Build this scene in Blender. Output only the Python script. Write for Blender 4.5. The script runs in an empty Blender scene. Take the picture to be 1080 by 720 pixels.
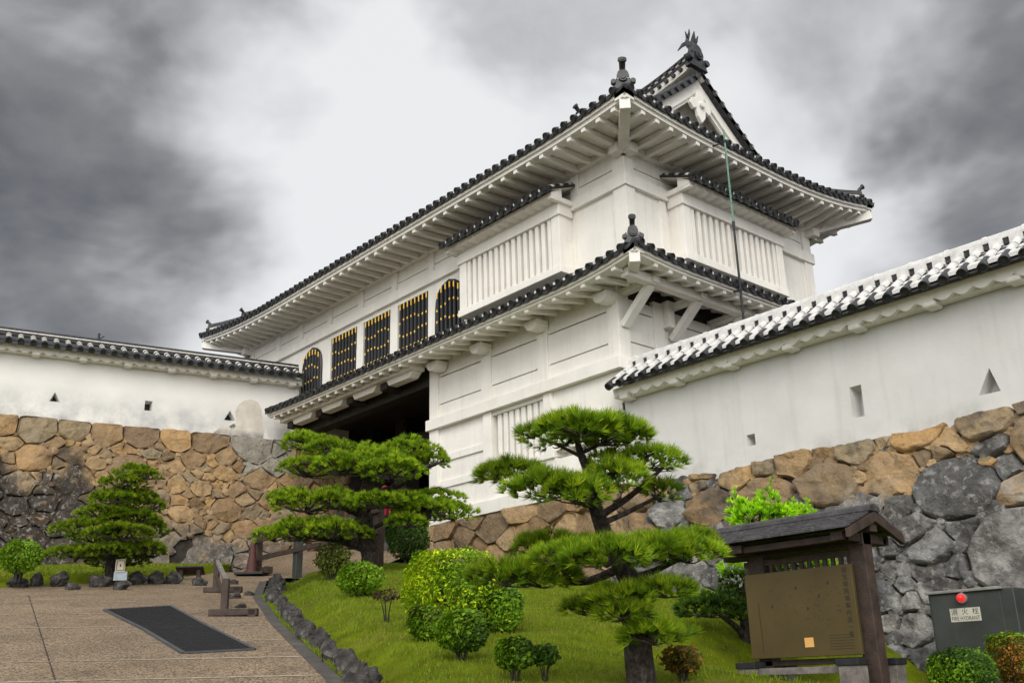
import bpy, bmesh, math, random
from mathutils import Vector, Matrix, noise
random.seed(7)
S = bpy.context.scene
COL = S.collection
R = math.radians

# ------------------------------------------------------------------ camera
ROWS = ((0.65285, 0.75705, -0.02408), (0.25988, -0.19419, 0.94593), (-0.71147, 0.62380, 0.32352))
def _cam_axes():
    pi, ro, ya = R(19.0), R(-1.46), R(-48.72)
    f = Vector((math.sin(ya), math.cos(ya), 0)); r = Vector((math.cos(ya), -math.sin(ya), 0)); u = Vector((0, 0, 1))
    f2 = f*math.cos(pi)+u*math.sin(pi); u2 = u*math.cos(pi)-f*math.sin(pi)
    return r*math.cos(ro)+u2*math.sin(ro), u2*math.cos(ro)-r*math.sin(ro), f2
AR, AU, AF = _cam_axes()
EYE = Vector((0, 0, 1.6))
cam = bpy.data.cameras.new('camera'); camo = bpy.data.objects.new('camera', cam); COL.objects.link(camo)
cam.sensor_width = 36; cam.lens = 35.0; cam.clip_end = 3000
camo.matrix_world = Matrix(((AR.x, AU.x, -AF.x, EYE.x), (AR.y, AU.y, -AF.y, EYE.y), (AR.z, AU.z, -AF.z, EYE.z), (0, 0, 0, 1)))
S.camera = camo
def ray(px, py): return AF+AR*((px-540)/1050)-AU*((py-360)/1050)
def at(px, py, d): return EYE+ray(px, py)*d

# ------------------------------------------------------------------ light
SUN_EL, SUN_AZ = R(36), R(135)           # azimuth of the place the sun stands in, from +Y clockwise
S.view_settings.view_transform = 'Standard'; S.view_settings.look = 'None'
S.view_settings.exposure = 0.55; S.view_settings.gamma = 1.0
w = bpy.data.worlds.new('World'); S.world = w; w.use_nodes = True
def build_world():
    nt = w.node_tree; N = nt.nodes; L = nt.links; N.clear()
    out = N.new('ShaderNodeOutputWorld'); mix = N.new('ShaderNodeMixShader'); mix.inputs[0].default_value = 0.94
    sky = N.new('ShaderNodeTexSky'); sky.sky_type = 'NISHITA'; sky.sun_disc = False
    sky.sun_elevation = SUN_EL; sky.sun_rotation = SUN_AZ
    b1 = N.new('ShaderNodeBackground'); b1.inputs[1].default_value = 0.08; L.new(sky.outputs[0], b1.inputs[0])
    tc = N.new('ShaderNodeTexCoord'); v = tc.outputs['Generated']
    def math_(op, a, b=None, c=None):
        n = N.new('ShaderNodeMath'); n.operation = op
        for i, x in enumerate((a, b, c)):
            if x is None: continue
            if isinstance(x, (int, float)): n.inputs[i].default_value = x
            else: L.new(x, n.inputs[i])
        return n.outputs[0]
    def nz(scale, detail, rough, dist, off):
        m = N.new('ShaderNodeMapping'); m.inputs['Location'].default_value = off; m.inputs['Scale'].default_value = (1, 1, 1.6); L.new(v, m.inputs[0])
        n = N.new('ShaderNodeTexNoise'); n.inputs['Scale'].default_value = scale; n.inputs['Detail'].default_value = detail
        n.inputs['Roughness'].default_value = rough; n.inputs['Distortion'].default_value = dist; L.new(m.outputs[0], n.inputs[0]); return n
    warp = nz(2.2, 5, .55, .3, (3.1, .4, 1.2))
    va = N.new('ShaderNodeVectorMath'); va.operation = 'MULTIPLY_ADD'
    sb = N.new('ShaderNodeVectorMath'); sb.operation = 'SUBTRACT'; L.new(warp.outputs['Color'], sb.inputs[0]); sb.inputs[1].default_value = (.5, .5, .5)
    L.new(sb.outputs[0], va.inputs[0]); va.inputs[1].default_value = (.13, .13, .13); L.new(v, va.inputs[2])
    def bank(px, py, lo, hi):             # a cloud bank standing in one part of the sky
        d = ray(px, py).normalized()
        dt = N.new('ShaderNodeVectorMath'); dt.operation = 'DOT_PRODUCT'; L.new(va.outputs[0], dt.inputs[0]); dt.inputs[1].default_value = d
        mr = N.new('ShaderNodeMapRange'); mr.interpolation_type = 'SMOOTHSTEP'; L.new(dt.outputs['Value'], mr.inputs[0])
        mr.inputs[1].default_value = math.cos(R(hi)); mr.inputs[2].default_value = math.cos(R(lo)); return mr.outputs[0]
    bl = math_('MAXIMUM', math_('MULTIPLY', bank(-60, 150, 1, 19), 1.0), math_('MULTIPLY', bank(90, -20, 1, 16), .66))
    br = math_('MAXIMUM', math_('MULTIPLY', bank(1150, 60, 0, 16.5), .9), math_('MULTIPLY', bank(900, -30, 1, 15), .44))
    bt = math_('MULTIPLY', bank(620, -30, 1, 11), .34)
    fine = nz(5.5, 9, .58, .5, (0, 2, .3))
    wide = nz(1.9, 6, .55, .4, (5, 1, 2))
    dark = math_('MAXIMUM', math_('MULTIPLY', bl, .98), math_('MAXIMUM', br, bt))
    f2 = math_('SUBTRACT', fine.outputs[0], .5); w2 = math_('SUBTRACT', wide.outputs[0], .5)
    k = math_('ADD', math_('MULTIPLY', f2, .26), math_('MULTIPLY', w2, .18))
    dens = math_('ADD', math_('MULTIPLY', dark, math_('MULTIPLY_ADD', f2, .6, 1.0)), k)
    ramp = N.new('ShaderNodeValToRGB'); L.new(dens, ramp.inputs[0]); e = ramp.color_ramp.elements
    e[0].position = 0; e[0].color = (.60, .603, .61, 1); e[1].position = 1; e[1].color = (.085, .087, .094, 1)
    for p, c in ((.2, .50), (.45, .33), (.72, .175)):
        x = ramp.color_ramp.elements.new(p); x.color = (c, c*1.005, c*1.025, 1)
    b2 = N.new('ShaderNodeBackground'); L.new(ramp.outputs[0], b2.inputs[0]); gd = Vector((math.sin(R(140))*math.cos(R(14)), math.cos(R(140))*math.cos(R(14)), math.sin(R(14))))   # added sky glow, unseen behind the viewer, to brighten under the eaves
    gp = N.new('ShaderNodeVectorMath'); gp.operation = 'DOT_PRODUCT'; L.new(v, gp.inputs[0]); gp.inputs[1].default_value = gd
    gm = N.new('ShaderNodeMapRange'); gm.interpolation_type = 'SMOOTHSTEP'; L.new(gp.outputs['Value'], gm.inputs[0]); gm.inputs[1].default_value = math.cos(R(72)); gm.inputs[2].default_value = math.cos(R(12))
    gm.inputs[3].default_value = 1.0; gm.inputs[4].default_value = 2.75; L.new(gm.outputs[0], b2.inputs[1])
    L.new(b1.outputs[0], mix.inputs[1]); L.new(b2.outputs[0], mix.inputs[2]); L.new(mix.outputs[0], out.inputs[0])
build_world()
sun = bpy.data.lights.new('sun', 'SUN'); sun.energy = 1.0; sun.angle = R(28); sun.color = (1, .95, .87)
suno = bpy.data.objects.new('sun', sun); COL.objects.link(suno)
sd = Vector((math.sin(SUN_AZ)*math.cos(SUN_EL), math.cos(SUN_AZ)*math.cos(SUN_EL), math.sin(SUN_EL)))
suno.rotation_euler = sd.to_track_quat('Z', 'Y').to_euler()

# ------------------------------------------------------------------ materials
def mat(name, base, rough=.7, var=.12, scale=6, detail=6, bump=.0, bscale=None, attr=None, metal=0, spec=.4, stains=(), attr_mix=1.0, bdist=.02, coords='Object'):
    """stains: (scale, lo, hi, colour, amount[, zlo, zhi]) layers of noise-shaped patches."""
    m = bpy.data.materials.new(name); m.use_nodes = True; nt = m.node_tree; N = nt.nodes; L = nt.links
    b = N['Principled BSDF']; b.inputs['Roughness'].default_value = rough; b.inputs['Metallic'].default_value = metal
    b.inputs['Specular IOR Level'].default_value = spec
    tc = N.new('ShaderNodeTexCoord')
    def nz(sc, det=6, ro=.6):
        n = N.new('ShaderNodeTexNoise'); vec = tc.outputs[coords]
        if isinstance(sc, tuple):
            mp = N.new('ShaderNodeMapping'); mp.inputs['Scale'].default_value = sc; L.new(vec, mp.inputs[0]); vec = mp.outputs[0]; sc = 1.0
        n.inputs['Scale'].default_value = sc; n.inputs['Detail'].default_value = det; n.inputs['Roughness'].default_value = ro
        L.new(vec, n.inputs['Vector']); return n.outputs[0]
    def mix(kind, fac, a, c):
        n = N.new('ShaderNodeMix'); n.data_type = 'RGBA'; n.blend_type = kind
        if isinstance(fac, (int, float)): n.inputs[0].default_value = fac
        else: L.new(fac, n.inputs[0])
        for i, x in ((6, a), (7, c)):
            if isinstance(x, (tuple, list)): n.inputs[i].default_value = (*x[:3], 1)
            else: L.new(x, n.inputs[i])
        return n.outputs[2]
    col = base
    if attr:
        at_ = N.new('ShaderNodeAttribute'); at_.attribute_name = attr
        col = mix('MIX', attr_mix, base, at_.outputs['Color']) if attr_mix < 1 else at_.outputs['Color']
    if var:
        r = N.new('ShaderNodeValToRGB'); L.new(nz(scale, detail), r.inputs[0]); e = r.color_ramp.elements
        e[0].position = .3; e[0].color = (1-var*1.6,)*3+(1,); e[1].position = .7; e[1].color = (1+var,)*3+(1,)
        col = mix('MULTIPLY', 1.0, col, r.outputs[0])
    for s in stains:
        mr = N.new('ShaderNodeMapRange'); L.new(nz(s[0], 8, .65), mr.inputs[0]); mr.inputs[1].default_value = s[1]; mr.inputs[2].default_value = s[2]
        f = mr.outputs[0]
        mu = N.new('ShaderNodeMath'); mu.operation = 'MULTIPLY'; L.new(f, mu.inputs[0]); mu.inputs[1].default_value = s[4]; f = mu.outputs[0]
        if len(s) > 5:
            sp = N.new('ShaderNodeSeparateXYZ'); L.new(tc.outputs[coords], sp.inputs[0])
            mz = N.new('ShaderNodeMapRange'); L.new(sp.outputs[2], mz.inputs[0]); mz.inputs[1].default_value = s[5]; mz.inputs[2].default_value = s[6]
            m3 = N.new('ShaderNodeMath'); m3.operation = 'MULTIPLY'; L.new(f, m3.inputs[0]); L.new(mz.outputs[0], m3.inputs[1]); f = m3.outputs[0]
        col = mix('MIX', f, col, s[3])
    if isinstance(col, (tuple, list)): b.inputs['Base Color'].default_value = (*col[:3], 1)
    else: L.new(col, b.inputs['Base Color'])
    if bump:
        bp = N.new('ShaderNodeBump'); bp.inputs['Strength'].default_value = bump; bp.inputs['Distance'].default_value = bdist
        L.new(nz(bscale or scale*4, 8, .65), bp.inputs['Height']); L.new(bp.outputs[0], b.inputs['Normal'])
    return m
M = {}
M['plaster'] = mat('white_plaster', (.785, .757, .69), .8, .05, 1.3, bump=.15, bscale=14, stains=((2.2, .55, .8, (.6, .55, .45), .4), ((7, 7, .5), .52, .78, (.46, .44, .39), .34), ((1.6, 1.6, 6), .6, .8, (.5, .47, .4), .25)))
M['wall_plaster'] = mat('wall_plaster', (.60, .59, .56), .85, .05, .8, bump=.2, bscale=9, stains=((.9, .45, .8, (.48, .47, .43), .45), (7, .62, .8, (.42, .40, .35), .3), ((5, 5, .45), .52, .8, (.36, .35, .31), .38), ((2, 2, 2.5), .45, .7, (.28, .27, .24), .75, .4, .0)))
M['mould_plaster'] = mat('weathered_plaster', (.78, .76, .71), .85, .05, .8, bump=.2, bscale=9,
    stains=((1.3, .36, .66, (.30, .31, .31), 1.0, 1.0, .02), (3.2, .5, .75, (.2, .2, .2), .6, .4, .0), (2.0, .6, .8, (.6, .59, .56), .3)))
M['bare_plaster'] = mat('bare_plaster', (.62, .57, .49), .9, .12, 3, bump=.4, bscale=20, stains=((4.5, .64, .67, (.09, .085, .08), .85), (3.5, .25, .6, (.13, .13, .13), .9, .24, .06)))
M['tile'] = mat('roof_tile', (.026, .027, .029), .42, .55, 9, bump=.2, bscale=40, stains=((3.3, .55, .75, (.085, .085, .08), .5), (13, .60, .72, (.20, .19, .17), .45)))
M['mortar'] = mat('roof_mortar', (.62, .59, .53), .85, .12, 8, bump=.3, bscale=40, stains=((9, .56, .72, (.12, .12, .11), .6),))
M['mortar_white'] = mat('fresh_roof_mortar', (.64, .63, .60), .85, .12, 8, bump=.25, bscale=40, stains=((9, .60, .75, (.2, .2, .19), .6), (3, .5, .75, (.42, .41, .38), .5)))
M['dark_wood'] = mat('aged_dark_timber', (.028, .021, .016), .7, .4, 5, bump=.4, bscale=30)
M['black'] = mat('black_lacquer', (.012, .012, .014), .35, .2, 8)
M['gold'] = mat('gilt_metal', (.80, .50, .07), .4, .15, 30, metal=.5)
M['wood'] = mat('brown_weathered_wood', (.05, .031, .023), .65, .35, 7, bump=.4, bscale=40)
M['grey_wood'] = mat('grey_weathered_wood', (.20, .175, .16), .75, .35, 7, bump=.5, bscale=40, stains=((6, .5, .7, (.06, .05, .045), .6),))
M['shingle'] = mat('board_roof', (.05, .046, .048), .55, .4, 5, bump=.3, bscale=25, stains=((14, .5, .7, (.17, .16, .16), .5),))
M['iron'] = mat('black_iron', (.018, .018, .02), .5, .3, 12)
M['bronze'] = mat('bronze_panel', (.090, .064, .020), .5, .14, 2.5, metal=.2, stains=((5, .5, .72, (.062, .047, .018), .7), (17, .66, .7, (.05, .04, .03), .6)))
M['engraving'] = mat('engraved_ink', (.03, .023, .013), .6, 0)
M['copper_note'] = mat('orange_notice', (.75, .40, .12), .6, .05)
M['steel_box'] = mat('grey_green_steel', (.062, .068, .062), .38, .2, 2, metal=.3, stains=((3, .55, .75, (.1, .1, .09), .5),))
M['steel_edge'] = mat('bare_steel_edge', (.38, .37, .35), .4, .15, 10, metal=.6)
M['label_plate'] = mat('cream_label', (.52, .50, .42), .6, .08)
M['white_paint'] = mat('white_paint', (.75, .74, .70), .6, .05)
M['rod'] = mat('green_copper', (.13, .27, .20), .55, .25, 12)
M['path'] = None
M['concrete'] = mat('grey_concrete', (.07, .062, .054), .85, .25, 5, bump=.3, bscale=60)
M['pale_joint'] = mat('pale_joint_stone', (.34, .285, .215), .85, .3, 9, bump=.3, bscale=60)
M['grate'] = mat('black_grating', (.009, .009, .010), .8, .3, 10)
M['rubber'] = mat('grate_frame', (.06, .06, .065), .6, .2, 10)
M['stone'] = mat('fieldstone', (.3, .24, .17), .88, .30, 5, 10, bump=.9, bscale=7, attr='tone', bdist=.09,
    stains=((5, .50, .66, (.12, .095, .07), .6), (2.2, .5, .7, (.20, .18, .15), .4), (15, .62, .70, (.40, .37, .31), .35)))
M['lichen_stone'] = mat('lichen_stone', (.2, .19, .18), .9, .32, 5, 10, bump=1.0, bscale=8, attr='tone', bdist=.10,
    stains=((4, .47, .60, (.07, .065, .06), .65), (9, .54, .64, (.38, .36, .33), .62), (22, .60, .70, (.42, .40, .36), .4)))
M['dirt'] = mat('dark_packed_earth', (.035, .028, .022), .95, .4, 6, bump=.5, bscale=20)
M['rock'] = mat('garden_rock', (.055, .05, .045), .9, .6, 7, bump=.7, bscale=18, bdist=.04, stains=((6, .54, .66, (.27, .26, .24), .6), (11, .52, .62, (.03, .027, .024), .7), (3, .58, .75, (.06, .08, .03), .4)))
M['bark'] = mat('pine_bark', (.038, .028, .022), .95, .5, 14, bump=1.0, bscale=30, bdist=.05, stains=(((26, 26, 7), .48, .6, (.10, .082, .066), .8), (18, .6, .72, (.12, .10, .085), .5),))
M['twig'] = mat('dark_twig', (.03, .024, .018), .9, .3, 10)
M['skin'] = mat('skin', (.55, .33, .24), .5, .05)
M['red_cloth'] = mat('red_cloth', (.42, .03, .035), .8, .15, 20)
M['dark_cloth'] = mat('dark_cloth', (.03, .03, .04), .85, .15, 20)
M['hair'] = mat('black_hair', (.01, .008, .007), .5, .1)
M['red_cone'] = mat('dull_red_plastic', (.075, .026, .018), .65, .25, 6)
M['sign_blue'] = mat('grey_blue_notice', (.36, .41, .46), .6, .15, 14)
M['paper'] = mat('cream_notice', (.62, .57, .42), .7, .05)
def leaf_mat(name, rough=.55, trans=.25):
    m = bpy.data.materials.new(name); m.use_nodes = True; nt = m.node_tree; N = nt.nodes; L = nt.links
    b = N['Principled BSDF']; b.inputs['Roughness'].default_value = rough; b.inputs['Specular IOR Level'].default_value = .12
    a = N.new('ShaderNodeAttribute'); a.attribute_name = 'tone'; L.new(a.outputs['Color'], b.inputs['Base Color'])
    t = N.new('ShaderNodeBsdfTranslucent'); L.new(a.outputs['Color'], t.inputs[0])
    x = N.new('ShaderNodeMixShader'); x.inputs[0].default_value = trans
    L.new(b.outputs[0], x.inputs[1]); L.new(t.outputs[0], x.inputs[2]); L.new(x.outputs[0], N['Material Output'].inputs[0]); return m
M['needles'] = leaf_mat('pine_needles'); M['leaves'] = leaf_mat('leaves'); M['grass_blades'] = leaf_mat('grass_blades', .6, .3)
M['lawn'] = mat('lawn_turf', (.125, .160, .006), .95, .3, 2.2, 8, bump=.8, bscale=60, bdist=.03, spec=.05, stains=((1.6, .52, .72, (.16, .13, .035), .65), (6, .58, .74, (.14, .11, .04), .5)))
def path_mat():
    m = mat('exposed_aggregate', (.182, .131, .080), .85, .22, 1.1, 6, stains=((.55, .5, .75, (.10, .075, .055), .6), (1.7, .58, .72, (.085, .065, .048), .5), ((.5, 3, 3), .56, .75, (.2, .155, .11), .4),))
    nt = m.node_tree; N = nt.nodes; L = nt.links; b = N['Principled BSDF']
    tc = N.new('ShaderNodeTexCoord'); v = N.new('ShaderNodeTexVoronoi'); v.inputs['Scale'].default_value = 55; L.new(tc.outputs['Object'], v.inputs['Vector'])
    src = b.inputs['Base Color'].links[0].from_socket
    hs = N.new('ShaderNodeSeparateColor'); L.new(v.outputs['Color'], hs.inputs[0])
    mr = N.new('ShaderNodeMapRange'); L.new(hs.outputs[0], mr.inputs[0]); mr.inputs[3].default_value = .35; mr.inputs[4].default_value = 1.9
    mx = N.new('ShaderNodeMix'); mx.data_type = 'RGBA'; mx.blend_type = 'MULTIPLY'; mx.inputs[0].default_value = 1
    L.new(src, mx.inputs[6]); L.new(mr.outputs[0], mx.inputs[7]); L.new(mx.outputs[2], b.inputs['Base Color'])
    bp = N.new('ShaderNodeBump'); bp.inputs['Strength'].default_value = .6; bp.inputs['Distance'].default_value = .01; bp.invert = True
    L.new(v.outputs['Distance'], bp.inputs['Height']); L.new(bp.outputs[0], b.inputs['Normal']); return m
M['path'] = path_mat()
def lamp_mat():
    m = bpy.data.materials.new('lit_red_lamp'); m.use_nodes = True; b = m.node_tree.nodes['Principled BSDF']
    b.inputs['Base Color'].default_value = (.6, .01, .015, 1); b.inputs['Emission Color'].default_value = (1, .02, .02, 1); b.inputs['Emission Strength'].default_value = .45
    b.inputs['Roughness'].default_value = .2; return m
M['lamp'] = lamp_mat()

# ------------------------------------------------------------------ mesh helpers
OFF = {}
class MB:
    def __init__(s): s.v = []; s.f = []; s.mi = []; s.m = 0; s.tone = None; s.sm = []; s.smooth = False
    def V(s, p): s.v.append(tuple(p)); return len(s.v)-1
    def F(s, idx, m=None): s.f.append(tuple(idx)); s.mi.append(s.m if m is None else m); s.sm.append(s.smooth); 
    def poly(s, pts, m=None): s.F([s.V(p) for p in pts], m)
    def box(s, a, b, m=None):
        x0, y0, z0 = a; x1, y1, z1 = b
        s.hexa([(x0, y0, z0), (x1, y0, z0), (x1, y1, z0), (x0, y1, z0), (x0, y0, z1), (x1, y0, z1), (x1, y1, z1), (x0, y1, z1)], m)
    def hexa(s, p, m=None):
        i = [s.V(q) for q in p]
        for q in ((0, 3, 2, 1), (4, 5, 6, 7), (0, 1, 5, 4), (1, 2, 6, 5), (2, 3, 7, 6), (3, 0, 4, 7)): s.F([i[k] for k in q], m)
    def obox(s, c, ax, h, m=None):
        c = Vector(c); X, Y, Z = [Vector(a)*k for a, k in zip(ax, h)]
        s.hexa([c-X-Y-Z, c+X-Y-Z, c+X+Y-Z, c-X+Y-Z, c-X-Y+Z, c+X-Y+Z, c+X+Y+Z, c-X+Y+Z], m)
    def beam(s, a, b, wd, ht, m=None, up=(0, 0, 1)):
        a = Vector(a); b = Vector(b); d = (b-a); l = d.length; d.normalize(); sd_ = d.cross(Vector(up)).normalized(); u = sd_.cross(d)
        s.obox((a+b)/2, (d, sd_, u), (l/2, wd/2, ht/2), m)
    def tube(s, pts, rad, n=8, m=None, cap=True):
        pts = [Vector(p) for p in pts]; rad = rad if isinstance(rad, (list, tuple)) else [rad]*len(pts); rings = []
        ref = None
        for i, p in enumerate(pts):
            d = (pts[min(i+1, len(pts)-1)]-pts[max(i-1, 0)]).normalized()
            if ref is None: ref = d.orthogonal().normalized()
            x = (ref-d*ref.dot(d)).normalized(); ref = x; y = d.cross(x)
            rings.append([s.V(p+(x*math.cos(2*math.pi*k/n)+y*math.sin(2*math.pi*k/n))*rad[i]) for k in range(n)])
        for a, b in zip(rings, rings[1:]):
            for k in range(n): s.F((a[k], a[(k+1) % n], b[(k+1) % n], b[k]), m)
        if cap: s.F(rings[0][::-1], m); s.F(rings[-1], m)
    def prism(s, poly, o, ex, ey, ez, depth, m=None, mside=None):
        """outline poly (2D) in ex,ey at o, thickened by depth along ez"""
        o = Vector(o); ex = Vector(ex); ey = Vector(ey); ez = Vector(ez)
        a = [s.V(o+ex*x+ey*y) for x, y in poly]; b = [s.V(o+ex*x+ey*y+ez*depth) for x, y in poly]; n = len(poly)
        s.F(a[::-1], m); s.F(b, m)
        for k in range(n): s.F((a[k], a[(k+1) % n], b[(k+1) % n], b[k]), m if mside is None else mside)
    def build(s, name, mats, parent=None, smooth=False, bevel=0, sharp=None, tones=None):
        off = OFF.get(parent.name, Vector((0, 0, 0))) if parent else Vector((0, 0, 0))
        me = bpy.data.meshes.new(name); me.from_pydata([(x-off.x, y-off.y, z-off.z) for x, y, z in s.v], [], s.f)
        for m in (mats if isinstance(mats, (list, tuple)) else [mats]): me.materials.append(m)
        me.polygons.foreach_set('material_index', s.mi)
        me.polygons.foreach_set('use_smooth', [True]*len(s.f) if smooth else s.sm)
        if tones is not None:
            a = me.color_attributes.new('tone', 'FLOAT_COLOR', 'POINT'); a.data.foreach_set('color', [c for t in tones for c in (t[0], t[1], t[2], 1.0)])
        me.update()
        if sharp: me.set_sharp_from_angle(angle=R(sharp))
        o = bpy.data.objects.new(name, me); COL.objects.link(o)
        if parent: o.parent = parent; OFF[o.name] = off
        if bevel:
            b = o.modifiers.new('bevel', 'BEVEL'); b.width = bevel; b.segments = 2; b.limit_method = 'ANGLE'
        return o
def tag(o, label, cat, group=None, kind=None):
    if label: o['label'] = label
    if cat: o['category'] = cat
    if group: o['group'] = group
    if kind: o['kind'] = kind
    return o
def thing(name, label, cat, loc, group=None):
    o = bpy.data.objects.new(name, None); COL.objects.link(o); o.location = loc; OFF[o.name] = Vector(loc); o.empty_display_size = .3
    return tag(o, label, cat, group, 'thing')
def copy_part(o, delta, parent):
    c = o.copy(); COL.objects.link(c); c.parent = parent; c.location = o.location+Vector(delta); return c
def smooth01(x): x = max(0., min(1., x)); return x*x*(3-2*x)
# ------------------------------------------------------------------ terrain
EDGE = [(-2.2, 1.2), (-8.0, 5.45), (-12.7, 7.3), (-16.6, 9.05), (-19.6, 10.75)]
def edge_dist(x, y):
    best = 1e9; side = 1
    for (ax, ay), (bx, by) in zip(EDGE, EDGE[1:]):
        dx, dy = bx-ax, by-ay; t = max(0, min(1, ((x-ax)*dx+(y-ay)*dy)/(dx*dx+dy*dy)))
        q = math.hypot(x-ax-dx*t, y-ay-dy*t)
        if q < best: best = q; side = 1 if dx*(y-ay)-dy*(x-ax) < 0 else -1
    return best*side
def base_h(x, y):
    z = -.144*x+.088*y
    if z > 4.3: z = 4.3+.5*(1-math.exp(-(z-4.3)/.5))
    z += .55*smooth01((y-11.9)/2.0)*smooth01((-18.2-x)/1.0)
    z -= 1.0*smooth01((x+8.6)/2.4)*smooth01((y-7.4)/1.6)*(1-.12*smooth01((y-10)/2))
    return max(z, -2.2)
def lawn_h(x, y):
    d = edge_dist(x, y)
    return base_h(x, y)+.2*smooth01(d/.45)+.22*smooth01((-x-11)/5)*smooth01(d/2)+.025*noise.noise((x*1.3, y*1.3, 0))
def strip_h(x, y, v=1): return base_h(x, y)+.22*smooth01(v/.1)-.02+.03*noise.noise((x, y, 3))
def lerp_line(pts, t):
    ls = [math.dist(a, b) for a, b in zip(pts, pts[1:])]; s = t*sum(ls)
    for (a, b), l in zip(zip(pts, pts[1:]), ls):
        if s <= l+1e-9: k = s/l; return (a[0]+(b[0]-a[0])*k, a[1]+(b[1]-a[1])*k)
        s -= l
    return pts[-1]
def loft(name, A, Bp, nu, nv, zf, m, kind='structure'):
    mb = MB()
    idx = [[mb.V((lambda a, b, v: (lambda x, y: (x, y, zf(x, y, v) if zf is strip_h else zf(x, y)))(a[0]+(b[0]-a[0])*v, a[1]+(b[1]-a[1])*v))(lerp_line(A, i/nu), lerp_line(Bp, i/nu), j/nv)) for j in range(nv+1)] for i in range(nu+1)]
    for i in range(nu):
        for j in range(nv): mb.F((idx[i][j], idx[i+1][j], idx[i+1][j+1], idx[i][j+1]))
    o = mb.build(name, m, smooth=True); o['kind'] = kind; return o
def coords(lo, hi, a, b, st):
    c = []; x = a
    while x <= b: c.append(x); x += st
    s = st; x = b
    while x < hi: s *= 1.5; x += s; c.append(min(x, hi))
    s = st; x = a
    while x > lo: s *= 1.5; x -= s; c.insert(0, max(x, lo))
    return c
mb = MB(); xs = coords(-500, 500, -34, 4, 1.0); ys = coords(-500, 500, -6, 24, 1.0)
idx = [[mb.V((x, y, base_h(x, y)-.12)) for y in ys] for x in xs]
for i in range(len(xs)-1):
    for j in range(len(ys)-1): mb.F((idx[i][j], idx[i+1][j], idx[i+1][j+1], idx[i][j+1]))
o = mb.build('ground', M['dirt'], smooth=True); o['kind'] = 'structure'
PL = [(-3.5, -7), (-12, -4), (-20.5, .5), (-22.2, 5.2), (-22.1, 8.7), (-23.7, 10.6), (-25.4, 12.0), (-25.45, 14.05)]
PR = [(-2.9, .9), (-8.35, 5.05), (-12.95, 6.85), (-16.9, 8.55), (-20.3, 10.4), (-21.0, 11.4), (-19.6, 12.3), (-19.1, 14.05)]
loft('path', PL, PR, 120, 40, lambda x, y: base_h(x, y)+.01, M['path'])
loft('gutter', [(x-.02, y-.04) for x, y in PR[:5]], [(x+.05, y+.10) for x, y in PR[:5]], 60, 3, lambda x, y: base_h(x, y)+.016, M['concrete'])
# pale level joints crossing the path
rj = random.Random(3)
mb = MB()
for k, zc in enumerate((1.72, 1.93, 2.17, 2.45, 2.75, 3.08, 3.36, 3.6, 3.85)):
    pts = []
    for i in range(61):
        y = -2+i*.22; x = -(zc-.088*y)/.144
        inside = True
        d = edge_dist(x, y)
        if d > -.42 or x < -21.9+.02*i or y > 10.5: inside = False
        if noise.noise((x*.6, k*3.1, 0)) > .2: inside = False
        pts.append((x, y, base_h(x, y)+.0145+.0) if inside else None)
    for a, b in zip(pts, pts[1:]):
        if a and b:
            w0 = .028+.025*noise.noise((a[0], a[1], 5)); w1 = .028+.025*noise.noise((b[0], b[1], 5))
            mb.poly([(a[0]-w0, a[1], a[2]+w0*.144), (a[0]+w0, a[1], a[2]-w0*.144), (b[0]+w1, b[1], b[2]-w1*.144), (b[0]-w1, b[1], b[2]+w1*.144)])
def pathpt(px, py):
    r_ = ray(px, py); t = 1.6/(-.144*r_.x+.088*r_.y-r_.z); return EYE+r_*t
pp = [pathpt(30+28*k/10, 628+90*k/10) for k in range(11)]
for p, q in zip(pp, pp[1:]):
    d = (q-p).normalized(); n_ = Vector((-d.y, d.x, 0))*.007
    mb.poly([(v.x, v.y, base_h(v.x, v.y)+.0135) for v in (p+n_, p-n_, q-n_, q+n_)], 1)
o = mb.build('path_joints', [M['pale_joint'], M['dirt']]); o['kind'] = 'structure'
FAR = [(0.5, 10.6), (-5.5, 13.1), (-10.5, 13.6), (-14.5, 14.0), (-19.0, 12.0)]
LAWN_A = [(x+.05, y+.12) for x, y in PR[:4]]+[(-19.75, 10.45)]
loft('lawn', LAWN_A, FAR, 90, 40, lawn_h, M['lawn'])
SE = [(-20.0, .2), (-21.9, 5.2), (-21.85, 8.7), (-23.5, 10.7), (-25.3, 12.0)]
SF = [(-29.0, 1.5), (-27.3, 5.5), (-26.6, 8.5), (-26.2, 10.8), (-25.7, 12.3)]
loft('left_lawn', SE, SF, 50, 14, strip_h, M['lawn'])

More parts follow.
